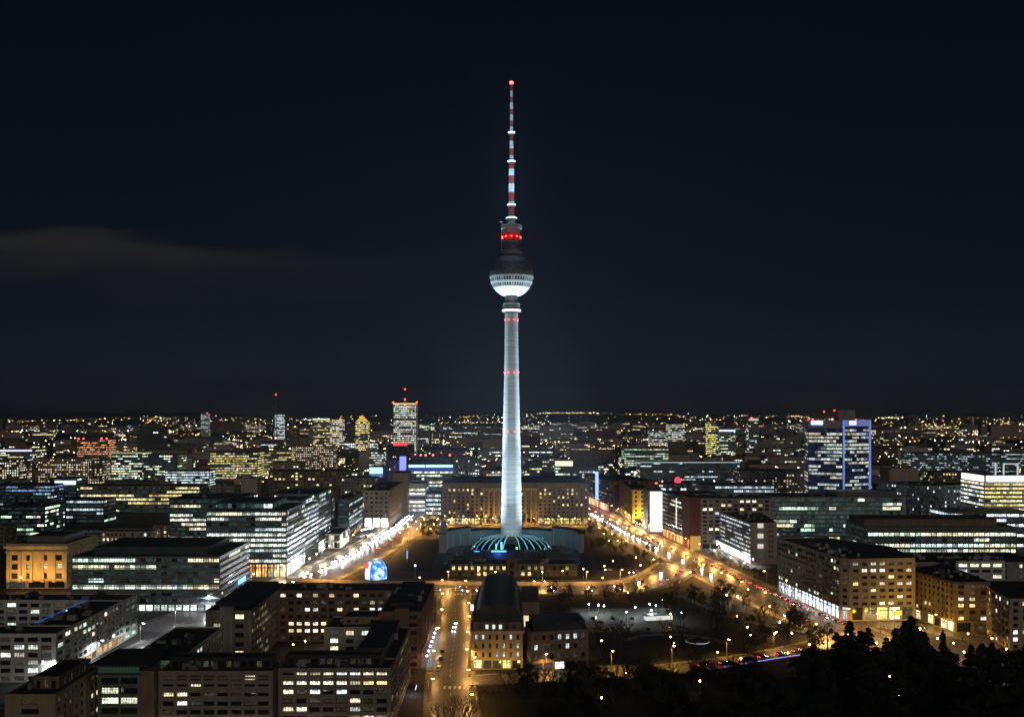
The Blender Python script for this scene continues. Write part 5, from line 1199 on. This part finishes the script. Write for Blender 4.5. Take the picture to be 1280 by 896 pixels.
# floodlights
def flood(x, y, tx, ty, tz, power, col, label, size=70):
    t = empty('floodlight', (x, y, 0)); tag(t, label, 'floodlight', 'ground floodlights')
    d = Vector((tx - x, ty - y, tz)).normalized()
    m = MB(); m.box(-.5, -.4, 0, .5, .4, .3); m.bar((0, 0, .3), (0, 0, .8), .08); m.build('stand', DARKM, t)
    m = MB(); m.bar((0, 0, 1), tuple(Vector((0, 0, 1)) + d * .7), .35, .5, 12); m.build('housing', DARKM, t)
    light('SPOT', t, tuple(Vector((0, 0, 1)) + d * .9), power, col, .3, tuple(Vector((0, 0, 1)) + d * 10), size, .7, 'flood_light')
for i in range(6): flood(-312 + i * 6.2, 611, -312 + i * 6.2, 622, 14, 9000, (1, .52, .10), 'ground floodlight washing the temple front in orange', 90)
for i in range(4): flood(118 + i * 5, 958, 119 + i * 4.5, 968, 14, 20000, (1, .62, .06), 'ground floodlight washing the yellow corner hotel', 90)
for i in range(5): flood(-26 + i * 12, 958, -26 + i * 12, 968, 16, 8000, (1, .58, .18), 'ground floodlight below the columns of the sandstone block', 100)
for i in range(4): flood(-106, 960 + i * 26, -117, 960 + i * 26, 14, 5000, (1, .60, .22), 'ground floodlight on the boulevard side of the beige stone block', 100)
for i in range(4): flood(190 + i * 7, 508, 192 + i * 7, 520, 6, 2400, (1, .60, .06), 'floodlight added for street lamp glow on the end of the long tan block', 110)  # added in place of street lamp glow on this end wall
for i in range(4): flood(194 + i * 8, 500 - i * 6, 202 + i * 8, 508 - i * 5, 6, 6500, (1, .56, .06), 'floodlight added for street lamp glow on the arches of the amber corner block', 110)  # added to give the lower front its amber street lamp glow
for i in range(3): flood(-13 + i * 8, 420, -13 + i * 8, 428, 5, 1500, (1, .60, .10), 'floodlight added for street lamp glow on the stone front of the barrel roofed block', 110)  # added for the orange street lamp glow along the wall foot

# added pole lamps standing in for shop light spilling on the pavements
def spill(x, y, z, p, col, parent_label, grp):
    p *= .4; t = empty('shop_spill_lamp', (x, y, 0)); tag(t, parent_label, 'added shop lamp', grp)
    m = MB(); m.lathe([(.06, 0), (.05, z)], 6); m.build('pole', POLE, t)
    m = MB(); m.lathe([(0, z), (.3, z + .1), (.36, z + .4), (.2, z + .7), (0, z + .72)], 10); m.build('lamp_glass', emit('spill_lamp_glow' + str(col), col, 24), t)
    light('SPOT', t, (0, 0, z - .3), p * 1.3, col, .4, (0, 0, 0), 156, .5)
for i in range(7): spill(-37.3, 436 + i * 9, 3.6, 1500, (.72, .84, 1), 'bluish white lamp added to spill light before the shops of the brick street wall', 'added lamps of the side street shops')
for i in range(8): spill(160.5 + i * 1.6, 800 - i * 13, 5, 22000, (.88, .94, 1), 'glaring white lamp added for shop light under the canopy of the flat iron office', 'added lamps of the flat iron office')
for i in range(6): spill(163.0 + i * 1.6, 600 - i * 12, 4.5, 3500, (.8, .88, 1), 'bluish white lamp added to spill light before the shop windows of the tan block', 'added lamps of the tan block shops')
for i in range(6): spill(118 + i * 1.0, 960 - i * 12, 4, 5000, (1, .93, .8), 'white lamp added to spill light along the shops below the yellow hotel', 'added lamps below the yellow hotel')
for i in range(6): spill(-133 + i * 1.5, 930 + i * 3 - 50, 5, 8000, (.9, .95, 1), 'white lamp added to spill light on the square beside the beige stone block', 'added lamps before the beige stone block')
for i in range(6): spill(-146 + i * .6, 668 + i * 22, 5, 7000, (1, .94, .85), 'white lamp added to spill light along the shops of the tall glass office', 'added lamps of the tall glass office')

# ------------------------------------------------------------------ cars
CARP = {}
HEADL = emit('headlight_glass', (.95, .97, 1), 55); TAILL = emit('tail_light_glass', (1, .04, .03), 14)
TYRE = M_('tyre', (.02, .02, .02), noise=.2); GLASSC = M_('car_glass', (.015, .017, .02), rough=.1, noise=.1)
CARCOL = {'silver': (.35, .36, .38), 'black': (.02, .02, .022), 'white': (.65, .65, .64), 'dark blue': (.03, .05, .12), 'red': (.3, .03, .02)}
BEAM = bpy.data.lights.new('headlight_beam', 'SPOT'); BEAM.energy = 4500; BEAM.spot_size = R(60); BEAM.spot_blend = .8; BEAM.color = (.92, .96, 1); BEAM.shadow_soft_size = .2
def car_proto(colname, lit):
    t = empty('car'); paint = M_('car_paint_' + colname.replace(' ', '_'), CARCOL[colname], rough=.3, metal=.3, noise=.08)
    m = MB(); W2 = .88                                                # x is forward
    prof = [(-2.15, .30), (-2.2, .62), (-2.05, .92), (-.9, .98), (.75, .96), (1.95, .78), (2.18, .55), (2.15, .28)]
    for s in (-1, 1): m.face([(x, s * W2, z) for x, z in prof][::s])
    for (xa, za), (xb, zb) in zip(prof, prof[1:] + prof[:1]): m.face([(xa, -W2, za), (xa, W2, za), (xb, W2, zb), (xb, -W2, zb)][::-1])
    cab = [(-1.75, .95, .84), (-1.15, 1.42, .68), (.25, 1.45, .68), (1.0, .95, .82)]
    m.face([(cab[1][0], -.68, 1.44), (cab[2][0], -.68, 1.46), (cab[2][0], .68, 1.46), (cab[1][0], .68, 1.44)])
    m.build('body', paint, t)
    g = MB()
    for s in (-1, 1): g.face([(x, s * w, z) for x, z, w in cab][::-s])
    g.face([(1.0, -.82, .95), (1.0, .82, .95), (.25, .68, 1.45), (.25, -.68, 1.45)]); g.face([(-1.75, .84, .95), (-1.75, -.84, .95), (-1.15, -.68, 1.42), (-1.15, .68, 1.42)])
    g.build('windows', GLASSC, t)
    wm = None
    for x in (-1.35, 1.35):
        for s in (-1, 1):
            if wm is None:
                q = MB(); q.bar((0, -.1, 0), (0, .1, 0), .32, n=12); wo = q.build('wheel', TYRE, t); wm = wo.data
            else: wo = link('wheel', wm, t)
            wo.location = (x, s * .82, .32)
    for s in (-1, 1):
        q = MB(); q.box(2.12, s * .62 - .2, .52, 2.22, s * .62 + .2, .72); q.build('headlight', HEADL if lit else GLASSC, t)
        q = MB(); q.box(-2.24, s * .64 - .18, .62, -2.14, s * .64 + .18, .78); q.build('tail_light', TAILL if lit else M_('tail_off', (.15, .01, .01)), t)
    return t
def car(x, y, ang, label, group, colname='silver', lit=True, beam=False):
    k = (colname, lit)
    if k not in CARP: o = CARP[k] = car_proto(*k)
    else:
        o = copy_tree(CARP[k])
        for c in [c for c in o.children if c.type == 'LIGHT']: bpy.data.objects.remove(c)
    o.location = (x, y, .06); o.rotation_euler = (0, 0, ang); tag(o, label, 'car', group)
    if beam:
        q = bpy.data.objects.new('headlight_beam', BEAM); COL.objects.link(q); q.parent = o; q.location = (2.4, 0, .7); q.rotation_euler = (0, R(-82) + math.pi, 0)
        q.rotation_euler = Vector((1, 0, -.10)).to_track_quat('-Z', 'Y').to_euler()
    return o
CR = random.Random(77)
def traffic(path, d0, d1, gap, off, toward, label, group, beam=True, jitter=.5):
    d = d0
    while d < d1:
        p, t = path.at(d, off); a = math.atan2(t.y, t.x) + (0 if toward else math.pi)
        car(p.x, p.y, a, label, group, CR.choice(list(CARCOL)), True, beam); d += gap * CR.uniform(1 - jitter, 1 + jitter)
# boulevard: paths run away from the camera, so traffic coming at us drives against the path
traffic(boulevard, 150, 560, 13, -4, False, 'car with glaring headlights in the left lane of the boulevard', 'oncoming cars on the boulevard')
traffic(boulevard, 235, 560, 12, -8.5, False, 'car with glaring headlights in the middle lane of the boulevard', 'oncoming cars on the boulevard')
traffic(boulevard, 300, 600, 17, 7, True, 'car with red tail lights driving up the boulevard', 'departing cars on the boulevard', False)
traffic(avenue, 240, 500, 12, 6, True, 'car with glaring headlights coming down beside the trees on the avenue', 'oncoming cars on the avenue')
traffic(avenue, 120, 330, 15, 9, True, 'car with headlights far up the avenue', 'far oncoming cars on the avenue', False)
traffic(avenue, 120, 360, 13, -7, False, 'car with red tail lights far up the avenue', 'far departing cars on the avenue', False)
traffic(avenue, 585, 800, 9, -8, False, 'car with red tail lights in the queue beside the tan block', 'queue of cars beside the tan block', False, .3)
traffic(avenue, 420, 580, 26, -5, False, 'car with red tail lights crossing the wide junction', 'cars on the junction', False)
traffic(avenue, 470, 640, 30, 5, True, 'car with headlights waiting near the junction', 'cars near the junction', True)
traffic(crossroad, 105, 310, 16, 6, True, 'car with headlights sweeping along the crossroad below the plaza', 'cars on the crossroad', True)
traffic(crossroad, 120, 300, 34, -6, False, 'car driving left along the plaza wall', 'cars along the plaza wall', True)
for u, v, c in ((568, 784, 'white'), (570, 779, 'black'), (567, 789, 'silver')): x, y = gp(u, v); car(x, y, R(-88), 'car with headlights driving down the side street', 'cars coming down the side street', c, True, False)
for u, v, c, lb in ((553, 815, 'black', 'black car parked farthest up in the row on the side street'), (551, 824, 'dark blue', 'dark blue car parked second in the row on the side street'), (549, 832, 'white', 'white car parked third in the row on the side street'), (547.5, 837, 'silver', 'silver car parked nearest in the row on the side street')):
    x, y = gp(u, v); car(x, y, R(92), lb, 'cars parked along the side street', c, False)
for i in range(9): car(38 + i * 5.2, 505 + (i % 2) * 26, R(90), 'unlit car parked in the pale car park', 'cars in the car park', CR.choice(list(CARCOL)), False)
for u, v in ((790, 716), (795, 716), (760, 713), (672, 727), (685, 727), (866, 716), (1008, 779), (985, 770), (992, 776)):
    x, y = gp(u, v); car(x, y, R(200), 'car with lights on between the plaza lamps and the avenue', 'stray cars by the plaza', CR.choice(list(CARCOL)), True)
for i in range(7): p, t = low_road.at(112 + i * 11, 2); car(p.x, p.y, math.atan2(t.y, t.x), 'car on the road along the edge of the dark park', 'cars along the park edge', CR.choice(list(CARCOL)), True)

# ------------------------------------------------------------------ street furniture
m = MB(); 
o = empty('retaining_wall', (0, 640, 0)); tag(o, 'long low wall with a railing between the crossroad and the plaza', 'wall')
crossroad.ribbon(m, -crossroad.half - 4.9, -crossroad.half - 4.4, 2.2, None, 0); m.v = [(x, y - 640, z) for x, y, z in m.v]; m.build('wall', BEIGE, o)
m = MB(); d = 60
while d < crossroad.len:
    p, t = crossroad.at(d, -crossroad.half - 4.65); m.box(p.x - .06, p.y - 640 - .06, 2.2, p.x + .06, p.y - 640 + .06, 3.3); d += 2.4
for z in (2.7, 3.25):
    q = MB(); crossroad.ribbon(q, -crossroad.half - 4.7, -crossroad.half - 4.6, z, None, z - .06); m.v += []; base = len(m.v)
    for f in q.f: m.face([(q.v[i][0], q.v[i][1] - 640, q.v[i][2]) for i in f])
m.build('railing', GREYM, o)

# illuminated poster drum at the boulevard corner
def poster_mat():
    mm, nt, b = base_mat('lit_poster'); N = nt.nodes; L = nt.links
    tc = N.new('ShaderNodeTexCoord'); no = N.new('ShaderNodeTexNoise'); no.inputs['Scale'].default_value = .35; no.inputs['Detail'].default_value = 3; L.new(tc.outputs['Object'], no.inputs['Vector'])
    r = N.new('ShaderNodeValToRGB'); L.new(no.outputs[0], r.inputs[0]); e = r.color_ramp.elements
    e[0].position = .36; e[0].color = (.02, .10, .75, 1); e[1].position = .62; e[1].color = (.75, .92, 1, 1); q = e.new(.5); q.color = (.06, .35, 1, 1)
    b.inputs['Base Color'].default_value = (.02, .02, .02, 1); L.new(r.outputs[0], b.inputs['Emission Color']); b.inputs['Emission Strength'].default_value = 1.5; mm.cycles.emission_sampling = 'NONE'; return mm
px, py = gp(470, 724); t = empty('advertising_drum', (px, py, 0)); tag(t, 'glowing blue domed poster drum with a red and white side at the boulevard corner', 'advertising drum')
m = MB(); n = 16
def dome(a, z): r = 7.2 * math.sqrt(max(0, 1 - (max(0, z - 5) / 9.0) ** 2)); return (r * math.cos(a), r * math.sin(a), z)
zs = [.8, 3, 5, 7.5, 10, 12, 13.4, 14]
for k in range(n):
    a0, a1 = R(-112 + 150 * k / n), R(-112 + 150 * (k + 1) / n)
    for za, zb in zip(zs[:-1], zs[1:]): m.face([dome(a0, za), dome(a1, za), dome(a1, zb), dome(a0, zb)])
m.build('blue_screen', poster_mat(), t)
m = MB()
for k in range(6):
    a0, a1 = R(-175 + 60 * k / 6), R(-175 + 60 * (k + 1) / 6)
    for za, zb in zip(zs[:-3], zs[1:-2]): m.face([dome(a0, za), dome(a1, za), dome(a1, zb), dome(a0, zb)])
m.build('white_screen', emit('poster_white', (.95, .97, 1), 1.1), t)
m = MB(); m.box(-7.5, -4.6, 8, -4.2, -3.9, 11.5); m.build('red_panel', emit('poster_red', (1, .16, .08), 1.0), t)
m = MB(); m.lathe([(0, .1), (7.6, .1), (7.6, .8), (0, .8)], 24); m.build('plinth', DARKM, t)
light('POINT', t, (3, -12, 6), 2500, (.3, .55, 1), 1)
# lit advertising column on the side street
px, py = gp(590, 764); t = empty('advertising_column', (px, py, 0)); tag(t, 'slim white lit advertising column at the top of the side street', 'advertising column')
m = MB(); m.lathe([(.95, 0), (.95, .6), (.8, .6)], 16); m.build('plinth', DARKM, t)
m = MB(); m.lathe([(.8, .6), (.8, 4.2)], 16); m.build('lit_cylinder', emit('column_white', (1, .98, .92), 1.6), t)
m = MB(); m.lathe([(1, 4.2), (1, 4.5), (0, 5)], 16); m.build('cap', DARKM, t)
# blue lit light mast on the plaza
px, py = gp(509, 703); t = empty('light_mast', (px, py, 0)); tag(t, 'tall blue lit mast on the dark lawn left of the pavilion', 'light mast')
m = MB(); m.bar((0, 0, 0), (0, 0, 17), .3, .2, 8); m.build('pole', POLE, t)
m = MB(); m.box(-.45, -.45, 3, .45, -.31, 9); m.build('blue_tube', emit('blue_tube', (.15, .4, 1), 1.4), t)
px, py = gp(519, 722); t = empty('light_mast', (px, py, 0)); tag(t, 'short mast with a bluish white head beside the plaza wall', 'light mast')
m = MB(); m.bar((0, 0, 0), (0, 0, 8), .2, .15, 8); m.build('pole', POLE, t)
m = MB(); m.lathe([(0, 7.4), (.7, 7.8), (.8, 8.6), (0, 9.2)], 10); m.build('lamp_glass', emit('blue_head', (.4, .6, 1), 3), t)
mb_ = MB(); h0, h1 = gp(905, 836), gp(1000, 821); hr_ = empty('lit_handrail', (h0[0], h0[1], 0)); tag(hr_, 'handrail with a thin blue light strip along the lower park road', 'handrail')
dx, dy = h1[0] - h0[0], h1[1] - h0[1]
for k in range(15): mb_.bar((dx * k / 14, dy * k / 14, 0), (dx * k / 14, dy * k / 14, 1.1), .04)
mb_.build('post', GREYM, hr_); mb_ = MB(); mb_.bar((0, 0, 1.15), (dx, dy, 1.15), .09); mb_.build('light_strip', emit('rail_blue', (.28, .35, 1), 2.2), hr_)
px, py = gp(516, 868); t = empty('lit_canopy', (px, py, 0)); tag(t, 'bluish lit shop canopy on the pavement beside the taupe block', 'canopy')
m = MB(); m.box(-2, -3, 2.9, 1.2, 3, 3.2); m.build('roof', DARKM, t)
for yy in (-2.8, 2.8): m = MB(); m.bar((1, yy, 0), (1, yy, 2.9), .08); m.build('post', GREYM, t)
m = MB(); m.box(1.22, -3, 2.6, 1.3, 3, 3.3); m.build('lit_fascia', emit('canopy_led', (.6, .8, 1), 1.6), t)
light('POINT', t, (0, 0, 2.5), 500, (.7, .85, 1), .3)
# tented shelter in the park, lit from inside
px, py = gp(872, 808); t = empty('park_shelter', (px, py, 0)); tag(t, 'small round shelter with a white glowing rim in the dark park', 'shelter')
m = MB(); m.lathe([(5.4, 2.8), (5.2, 3.4), (0, 4.6)], 24); m.build('roof', DARKM, t)
m = MB(); m.lathe([(5.35, 2.45), (5.5, 2.6), (5.35, 2.78)], 24); m.build('light_strip', emit('shelter_led', (.85, .88, 1), .5), t)
for k in range(6): a = k * math.pi / 3; m = MB(); m.bar((4.8 * math.cos(a), 4.8 * math.sin(a), 0), (4.8 * math.cos(a), 4.8 * math.sin(a), 2.8), .12); m.build('post', GREYM, t)
px, py = gp(808, 778); t = empty('lit_pavilion', (px, py, 0)); tag(t, 'long low white lit glass pavilion at the end of the car park', 'pavilion')
m = MB(); m.prism([(0, 0), (14.5, 3), (13.5, 7), (-1, 4)], 0, 1); m.prism([(-.5, -.6), (15.3, 2.6), (14, 8), (-1.8, 4.8)], 3.4, 3.8, bottom=True); m.build('shell', GREYM, t)
m = MB(); m.prism([(0.2, .2), (14.3, 3.1), (13.4, 6.8), (-.8, 4)], 1.01, 3.39, top=False); m.build('glass_front', emit('pavilion_white', (.93, 1, .9), .8), t)
# traffic lights, sign masts
def traffic_light(x, y, rz, label, colr):
    t = empty('traffic_light', (x, y, .1), rz); tag(t, label, 'traffic light', 'traffic lights')
    m = MB(); m.bar((0, 0, 0), (0, 0, 3.2), .07); m.build('pole', POLE, t)
    m = MB(); m.box(-.18, -.16, 2.6, .18, .16, 3.7); m.build('housing', DARKM, t)
    for k, (nm, c) in enumerate((('green', (.1, 1, .5)), ('amber', (1, .5, .05)), ('red', (1, .05, .03)))):
        m = MB(); m.lathe([(.12, 0), (.0, .05)], 10); m.v = [(a, -.17 - cc, b + 2.8 + .34 * k) for a, b, cc in m.v]; m.build('lens', emit('signal_' + nm, c, 14) if nm == colr else GLASSC, t)
for (x, y, c, lb) in ((-38.5, 601, 'red', 'traffic light showing red at the top of the side street'), (-15.5, 424, 'red', 'traffic light showing red at the stone corner of the side street'), (112, 728, 'green', 'traffic light showing green at the wide junction'), (186, 527, 'red', 'traffic light showing red under the end of the tan block'), (206, 497, 'green', 'traffic light showing green in the amber lane')): traffic_light(x, y, 0, lb, c)
px, py = gp(1122, 778); t = empty('lit_sign', (px, py, 0)); tag(t, 'yellow lit sign board above the amber lane', 'sign')
m = MB(); m.bar((-1.8, 0, 0), (-1.8, 0, 5), .1); m.bar((1.8, 0, 0), (1.8, 0, 5), .1); m.build('post', POLE, t)
m = MB(); m.box(-2.2, -.2, 4, 2.2, .2, 6.4); m.build('board', emit('yellow_board', (1, .75, .06), 1.0), t)

# ------------------------------------------------------------------ trees
TR = random.Random(9)
def limb_tree(seed, h, spread=.42, levels=5):
    rg = random.Random(seed); trunk = MB(); crown = MB()
    th = h * rg.uniform(.2, .3); trunk.lathe([(h * .030, 0), (h * .020, th * .3), (h * .016, th)], 7)
    def grow(p, d, L, r, lv):
        k = 2; q = p
        for s in range(k):
            d2 = (d + Vector((rg.uniform(-1, 1), rg.uniform(-1, 1), rg.uniform(-.3, .7))) * .16).normalized(); n = q + d2 * L / k
            crown.bar(q, n, 1.5 * r * (1 - .25 * s / k), 1.5 * r * (1 - .25 * (s + 1) / k), 4 if lv > 2 else 3, cap=False); q = n; d = d2
        if lv == 0: return
        for c in range(rg.choice((2, 3, 3)) if lv > 1 else 3):
            a = rg.uniform(0, 6.28); o = Vector((math.cos(a), math.sin(a), 0)); nd = (d * rg.uniform(.7, 1) + o * rg.uniform(.45, .9) + Vector((0, 0, .22))).normalized()
            grow(p.lerp(q, rg.uniform(.55, 1)), nd, L * rg.uniform(.62, .82), r * .58, lv - 1)
    for c in range(3):
        a = 2.1 * c + rg.uniform(-.4, .4); grow(Vector((0, 0, th)), Vector((math.cos(a) * spread, math.sin(a) * spread, 1)).normalized(), h * rg.uniform(.24, .32), h * .012, levels - 1)
    return trunk, crown
def leaf_tree(seed, h, w, leaves=2600, size=.45, conic=False, bare=.0):
    rg = random.Random(seed); trunk = MB(); crown = MB(); trunk.lathe([(h * .028, 0), (h * .02, h * .25), (h * .008, h * .8)], 7)
    clumps = []
    for k in range(34 if not conic else 130):
        if conic:
            z = h * (.12 + .86 * rg.random() ** 1.15); rr = w * (1.02 - z / h) * rg.choice((.3, .6, .85, 1.0, 1.15)); a = rg.uniform(0, 6.28); clumps.append((Vector((rr * math.cos(a), rr * math.sin(a), z)), w * .17 * (1.02 - z / h) + .12))
        else:
            a, u = rg.uniform(0, 6.28), rg.uniform(-.75, 1); rr = math.sqrt(1 - u * u) * rg.uniform(.45, 1) * w; clumps.append((Vector((rr * math.cos(a), rr * math.sin(a), h * .62 + u * h * .36)), w * rg.uniform(.2, .42)))
    for k in range(14):
        c = rg.choice(clumps)[0]; crown.bar((0, 0, min(c.z * .7, h * .7)), tuple(c), h * .006, .03, 4, cap=False)
    for k in range(leaves):
        c, r = rg.choice(clumps); d = Vector((rg.gauss(0, 1), rg.gauss(0, 1), rg.gauss(0, .8))); d = d.normalized() * r * rg.random() ** .5; p = c + d
        a = Vector((rg.uniform(-1, 1), rg.uniform(-1, 1), rg.uniform(-1, 1))).normalized(); b = a.orthogonal().normalized(); s = size * rg.uniform(.5, 1.2)
        if conic: a = Vector((d.x, d.y, -.6 * abs(d.length))).normalized() if d.length > .01 else a; b = a.orthogonal().normalized()
        crown.face([p - b * s * .4, p + a * s, p + b * s * .4])
    return trunk, crown
TP = {}
def tree_proto(key, tc, leafm, name):
    t = empty(name); tc[0].build('trunk', BARK, t, attrs=False); tc[1].build('crown', leafm, t, attrs=False); TP[key] = [t, False]
for s in range(4): tree_proto(('bare', s), limb_tree(30 + s, 14), BARK, 'bare_tree')
for s in range(3): tree_proto(('small', s), leaf_tree(60 + s, 8, 2.8, 900, .42), LEAFB, 'small_tree')
for s in range(3): tree_proto(('round', s), leaf_tree(80 + s, 15, 5.6, 3600, .6), LEAFD, 'broad_tree')
for s in range(3): tree_proto(('fir', s), leaf_tree(90 + s, 18, 4.4, 8000, .62, True), LEAFD, 'conifer')
for s in range(2): tree_proto(('column', s), leaf_tree(95 + s, 16, 1.9, 2600, .5, True), LEAFD, 'columnar_conifer')
def tree(key, x, y, h, label, group, sx=1.0):
    e = TP[key]
    if e[1]: o = copy_tree(e[0])
    else: o = e[0]; e[1] = True
    base = {'bare': 14, 'small': 8, 'round': 15, 'fir': 18, 'column': 16}[key[0]]; s = h / base
    o.location = (x, y, 0); o.scale = (s * sx, s * sx, s); o.rotation_euler = (0, 0, TR.uniform(0, 6.28)); tag(o, label, 'tree', group)
def free(x, y, r=3):
    return not any(a - r < x < c + r and b_ - r < y < d + r for a, b_, c, d in FOOT) and not any(p.dist(Vector((x, y))) < p.half + 1 for p in PATHS.values())
# row before the sandstone block, groves either side of the pavilion
for i in range(30):
    x = -84 + i * 5.6 + TR.uniform(-1, 1); y = 948 + (i % 2) * 8 + TR.uniform(-2, 2)
    tree(('small', i % 3), x, y, TR.uniform(7, 10), 'small tree lit amber in the row before the sandstone block', 'row of trees before the sandstone block')
for i in range(34):
    x, y = TR.uniform(-98, -62), TR.uniform(860, 950)
    if free(x, y): tree(('small', i % 3), x, y, TR.uniform(5, 8.5), 'small amber lit tree in the grove left of the pavilion', 'grove left of the pavilion')
for i in range(26):
    x, y = TR.uniform(64, 92), TR.uniform(780, 945)
    if free(x, y): tree(('small', i % 3), x, y, TR.uniform(5, 8.5), 'small dim tree in the grove right of the pavilion', 'grove right of the pavilion')
for i in range(14):
    x, y = TR.uniform(78, 112), TR.uniform(690, 780)
    if free(x, y): tree(('small', i % 3), x, y, TR.uniform(5, 8), 'small dark tree on the verge by the wide junction', 'trees on the verge by the junction')
for i in range(8): p, t = avenue.at(560 + i * 14, -19.5); tree(('small', i % 3), p.x - 0, p.y, TR.uniform(6, 8), 'small tree on the pavement before the tan block', 'trees before the tan block')
# park between the crossroad and the low road
for i in range(150):
    x, y = TR.uniform(20, 150), TR.uniform(438, 602)
    if free(x, y) and not (30 < x < 84 and 490 < y < 562): tree(('bare', i % 4) if i % 4 else ('small', i % 3), x, y, TR.uniform(8, 14), 'bare tree in the dark park below the crossroad', 'trees in the park below the crossroad')
for i in range(26):
    x, y = gp(TR.uniform(935, 1050), TR.uniform(752, 812))
    if free(x, y, 2): tree(('small', i % 3), x, y, TR.uniform(6, 9), 'small amber lit tree on the bank beside the avenue', 'trees on the bank beside the avenue')
# bare trees silhouetted against the low road
for i, (u, v, h) in enumerate(((634, 872, 11), (660, 868, 12), (676, 872, 15), (690, 878, 16), (735, 872, 15), (748, 868, 13), (775, 872, 17), (785, 868, 16), (795, 866, 18), (806, 866, 15), (818, 864, 13), (842, 860, 12), (868, 858, 13), (720, 872, 12), (566, 905, 12), (580, 910, 13), (574, 898, 10), (600, 880, 8), (893, 850, 12), (915, 848, 11), (765, 876, 12), (652, 880, 9), (552, 915, 13), (588, 915, 14), (610, 895, 12), (622, 890, 11), (705, 872, 14), (760, 870, 15), (832, 866, 14))):
    x, y = gp(u, v)
    tree(('bare', i % 4), x, y, h, 'bare tree silhouetted against the amber road at the foot of the picture', 'bare trees along the amber road', .85)
# dark wood in the lower right
for i, (u, v, h, k) in enumerate(((1062, 838, 22, 'fir'), (1046, 842, 18, 'fir'), (1085, 842, 20, 'fir'), (1076, 850, 21, 'fir'), (1132, 846, 24, 'fir'), (1120, 850, 22, 'fir'), (1146, 850, 22, 'fir'), (1155, 848, 20, 'fir'), (1108, 846, 17, 'fir'), (1179, 842, 19, 'column'), (1214, 850, 15, 'fir'), (1030, 850, 13, 'fir'), (1228, 858, 18, 'fir'), (1250, 862, 14, 'round'), (1268, 860, 15, 'round'), (1012, 852, 12, 'round'), (1096, 855, 15, 'fir'), (1168, 856, 15, 'fir'), (1052, 850, 19, 'fir'), (1140, 842, 25, 'fir'), (1112, 856, 16, 'fir'), (1240, 850, 16, 'fir'))):
    x, y = gp(u, v)
    tree((k, i % (2 if k == 'column' else 3)), x, y, h, {'fir': 'tall black conifer standing before the amber corner in the lower right', 'column': 'slender black columnar conifer before the amber corner block', 'round': 'dark broad tree beside the black conifers in the lower right'}[k], {'fir': 'conifers in the lower right', 'column': None, 'round': 'broad trees by the conifers'}[k], 1.45)
for i in range(26):
    x, y = gp(TR.uniform(1165, 1280), TR.uniform(830, 862)); 
    if free(x, y): tree(('bare', i % 4), x, y, TR.uniform(9, 13), 'bare tree before the lit houses at the lower right edge', 'bare trees at the lower right')
n = 0
for i in range(1100):
    x, y = TR.uniform(4, 215), TR.uniform(235, 418)
    lim = 402 + max(0, x - 30) * .16
    if y > lim or abs(x) > y * .56 or n > 280: continue
    n += 1; tree(('round', i % 3) if i % 4 else ('fir', i % 3), x, y, TR.uniform(7, 11) if x < 120 else TR.uniform(10, 15), 'unlit tree in the black wood filling the foreground', 'trees of the black foreground wood', 1.2)
for u, v in ((8, 905), (14, 915), (3, 898)):
    x, y = gp(u, v); tree(('small', 1), x, y, 5, 'small bush lit green in the bottom left corner', 'bushes in the bottom left corner', 1.3)
for e in TP.values():
    if not e[1]:
        for c in list(e[0].children): bpy.data.objects.remove(c)
        bpy.data.objects.remove(e[0])

# ------------------------------------------------------------------ night haze
m = MB(); m.box(-9000, -60, -1.5, 9000, 14500, 395, bottom=True); hm = bpy.data.materials.new('haze'); hm.use_nodes = True; nt = hm.node_tree; nt.nodes.remove(nt.nodes['Principled BSDF'])
pv_ = nt.nodes.new('ShaderNodeVolumePrincipled'); pv_.inputs['Density'].default_value = 8e-5; pv_.inputs['Color'].default_value = (.6, .78, 1, 1); pv_.inputs['Anisotropy'].default_value = .6
nt.links.new(pv_.outputs[0], nt.nodes['Material Output'].inputs['Volume'])
o = m.build('haze', hm, attrs=False); o['kind'] = 'stuff'
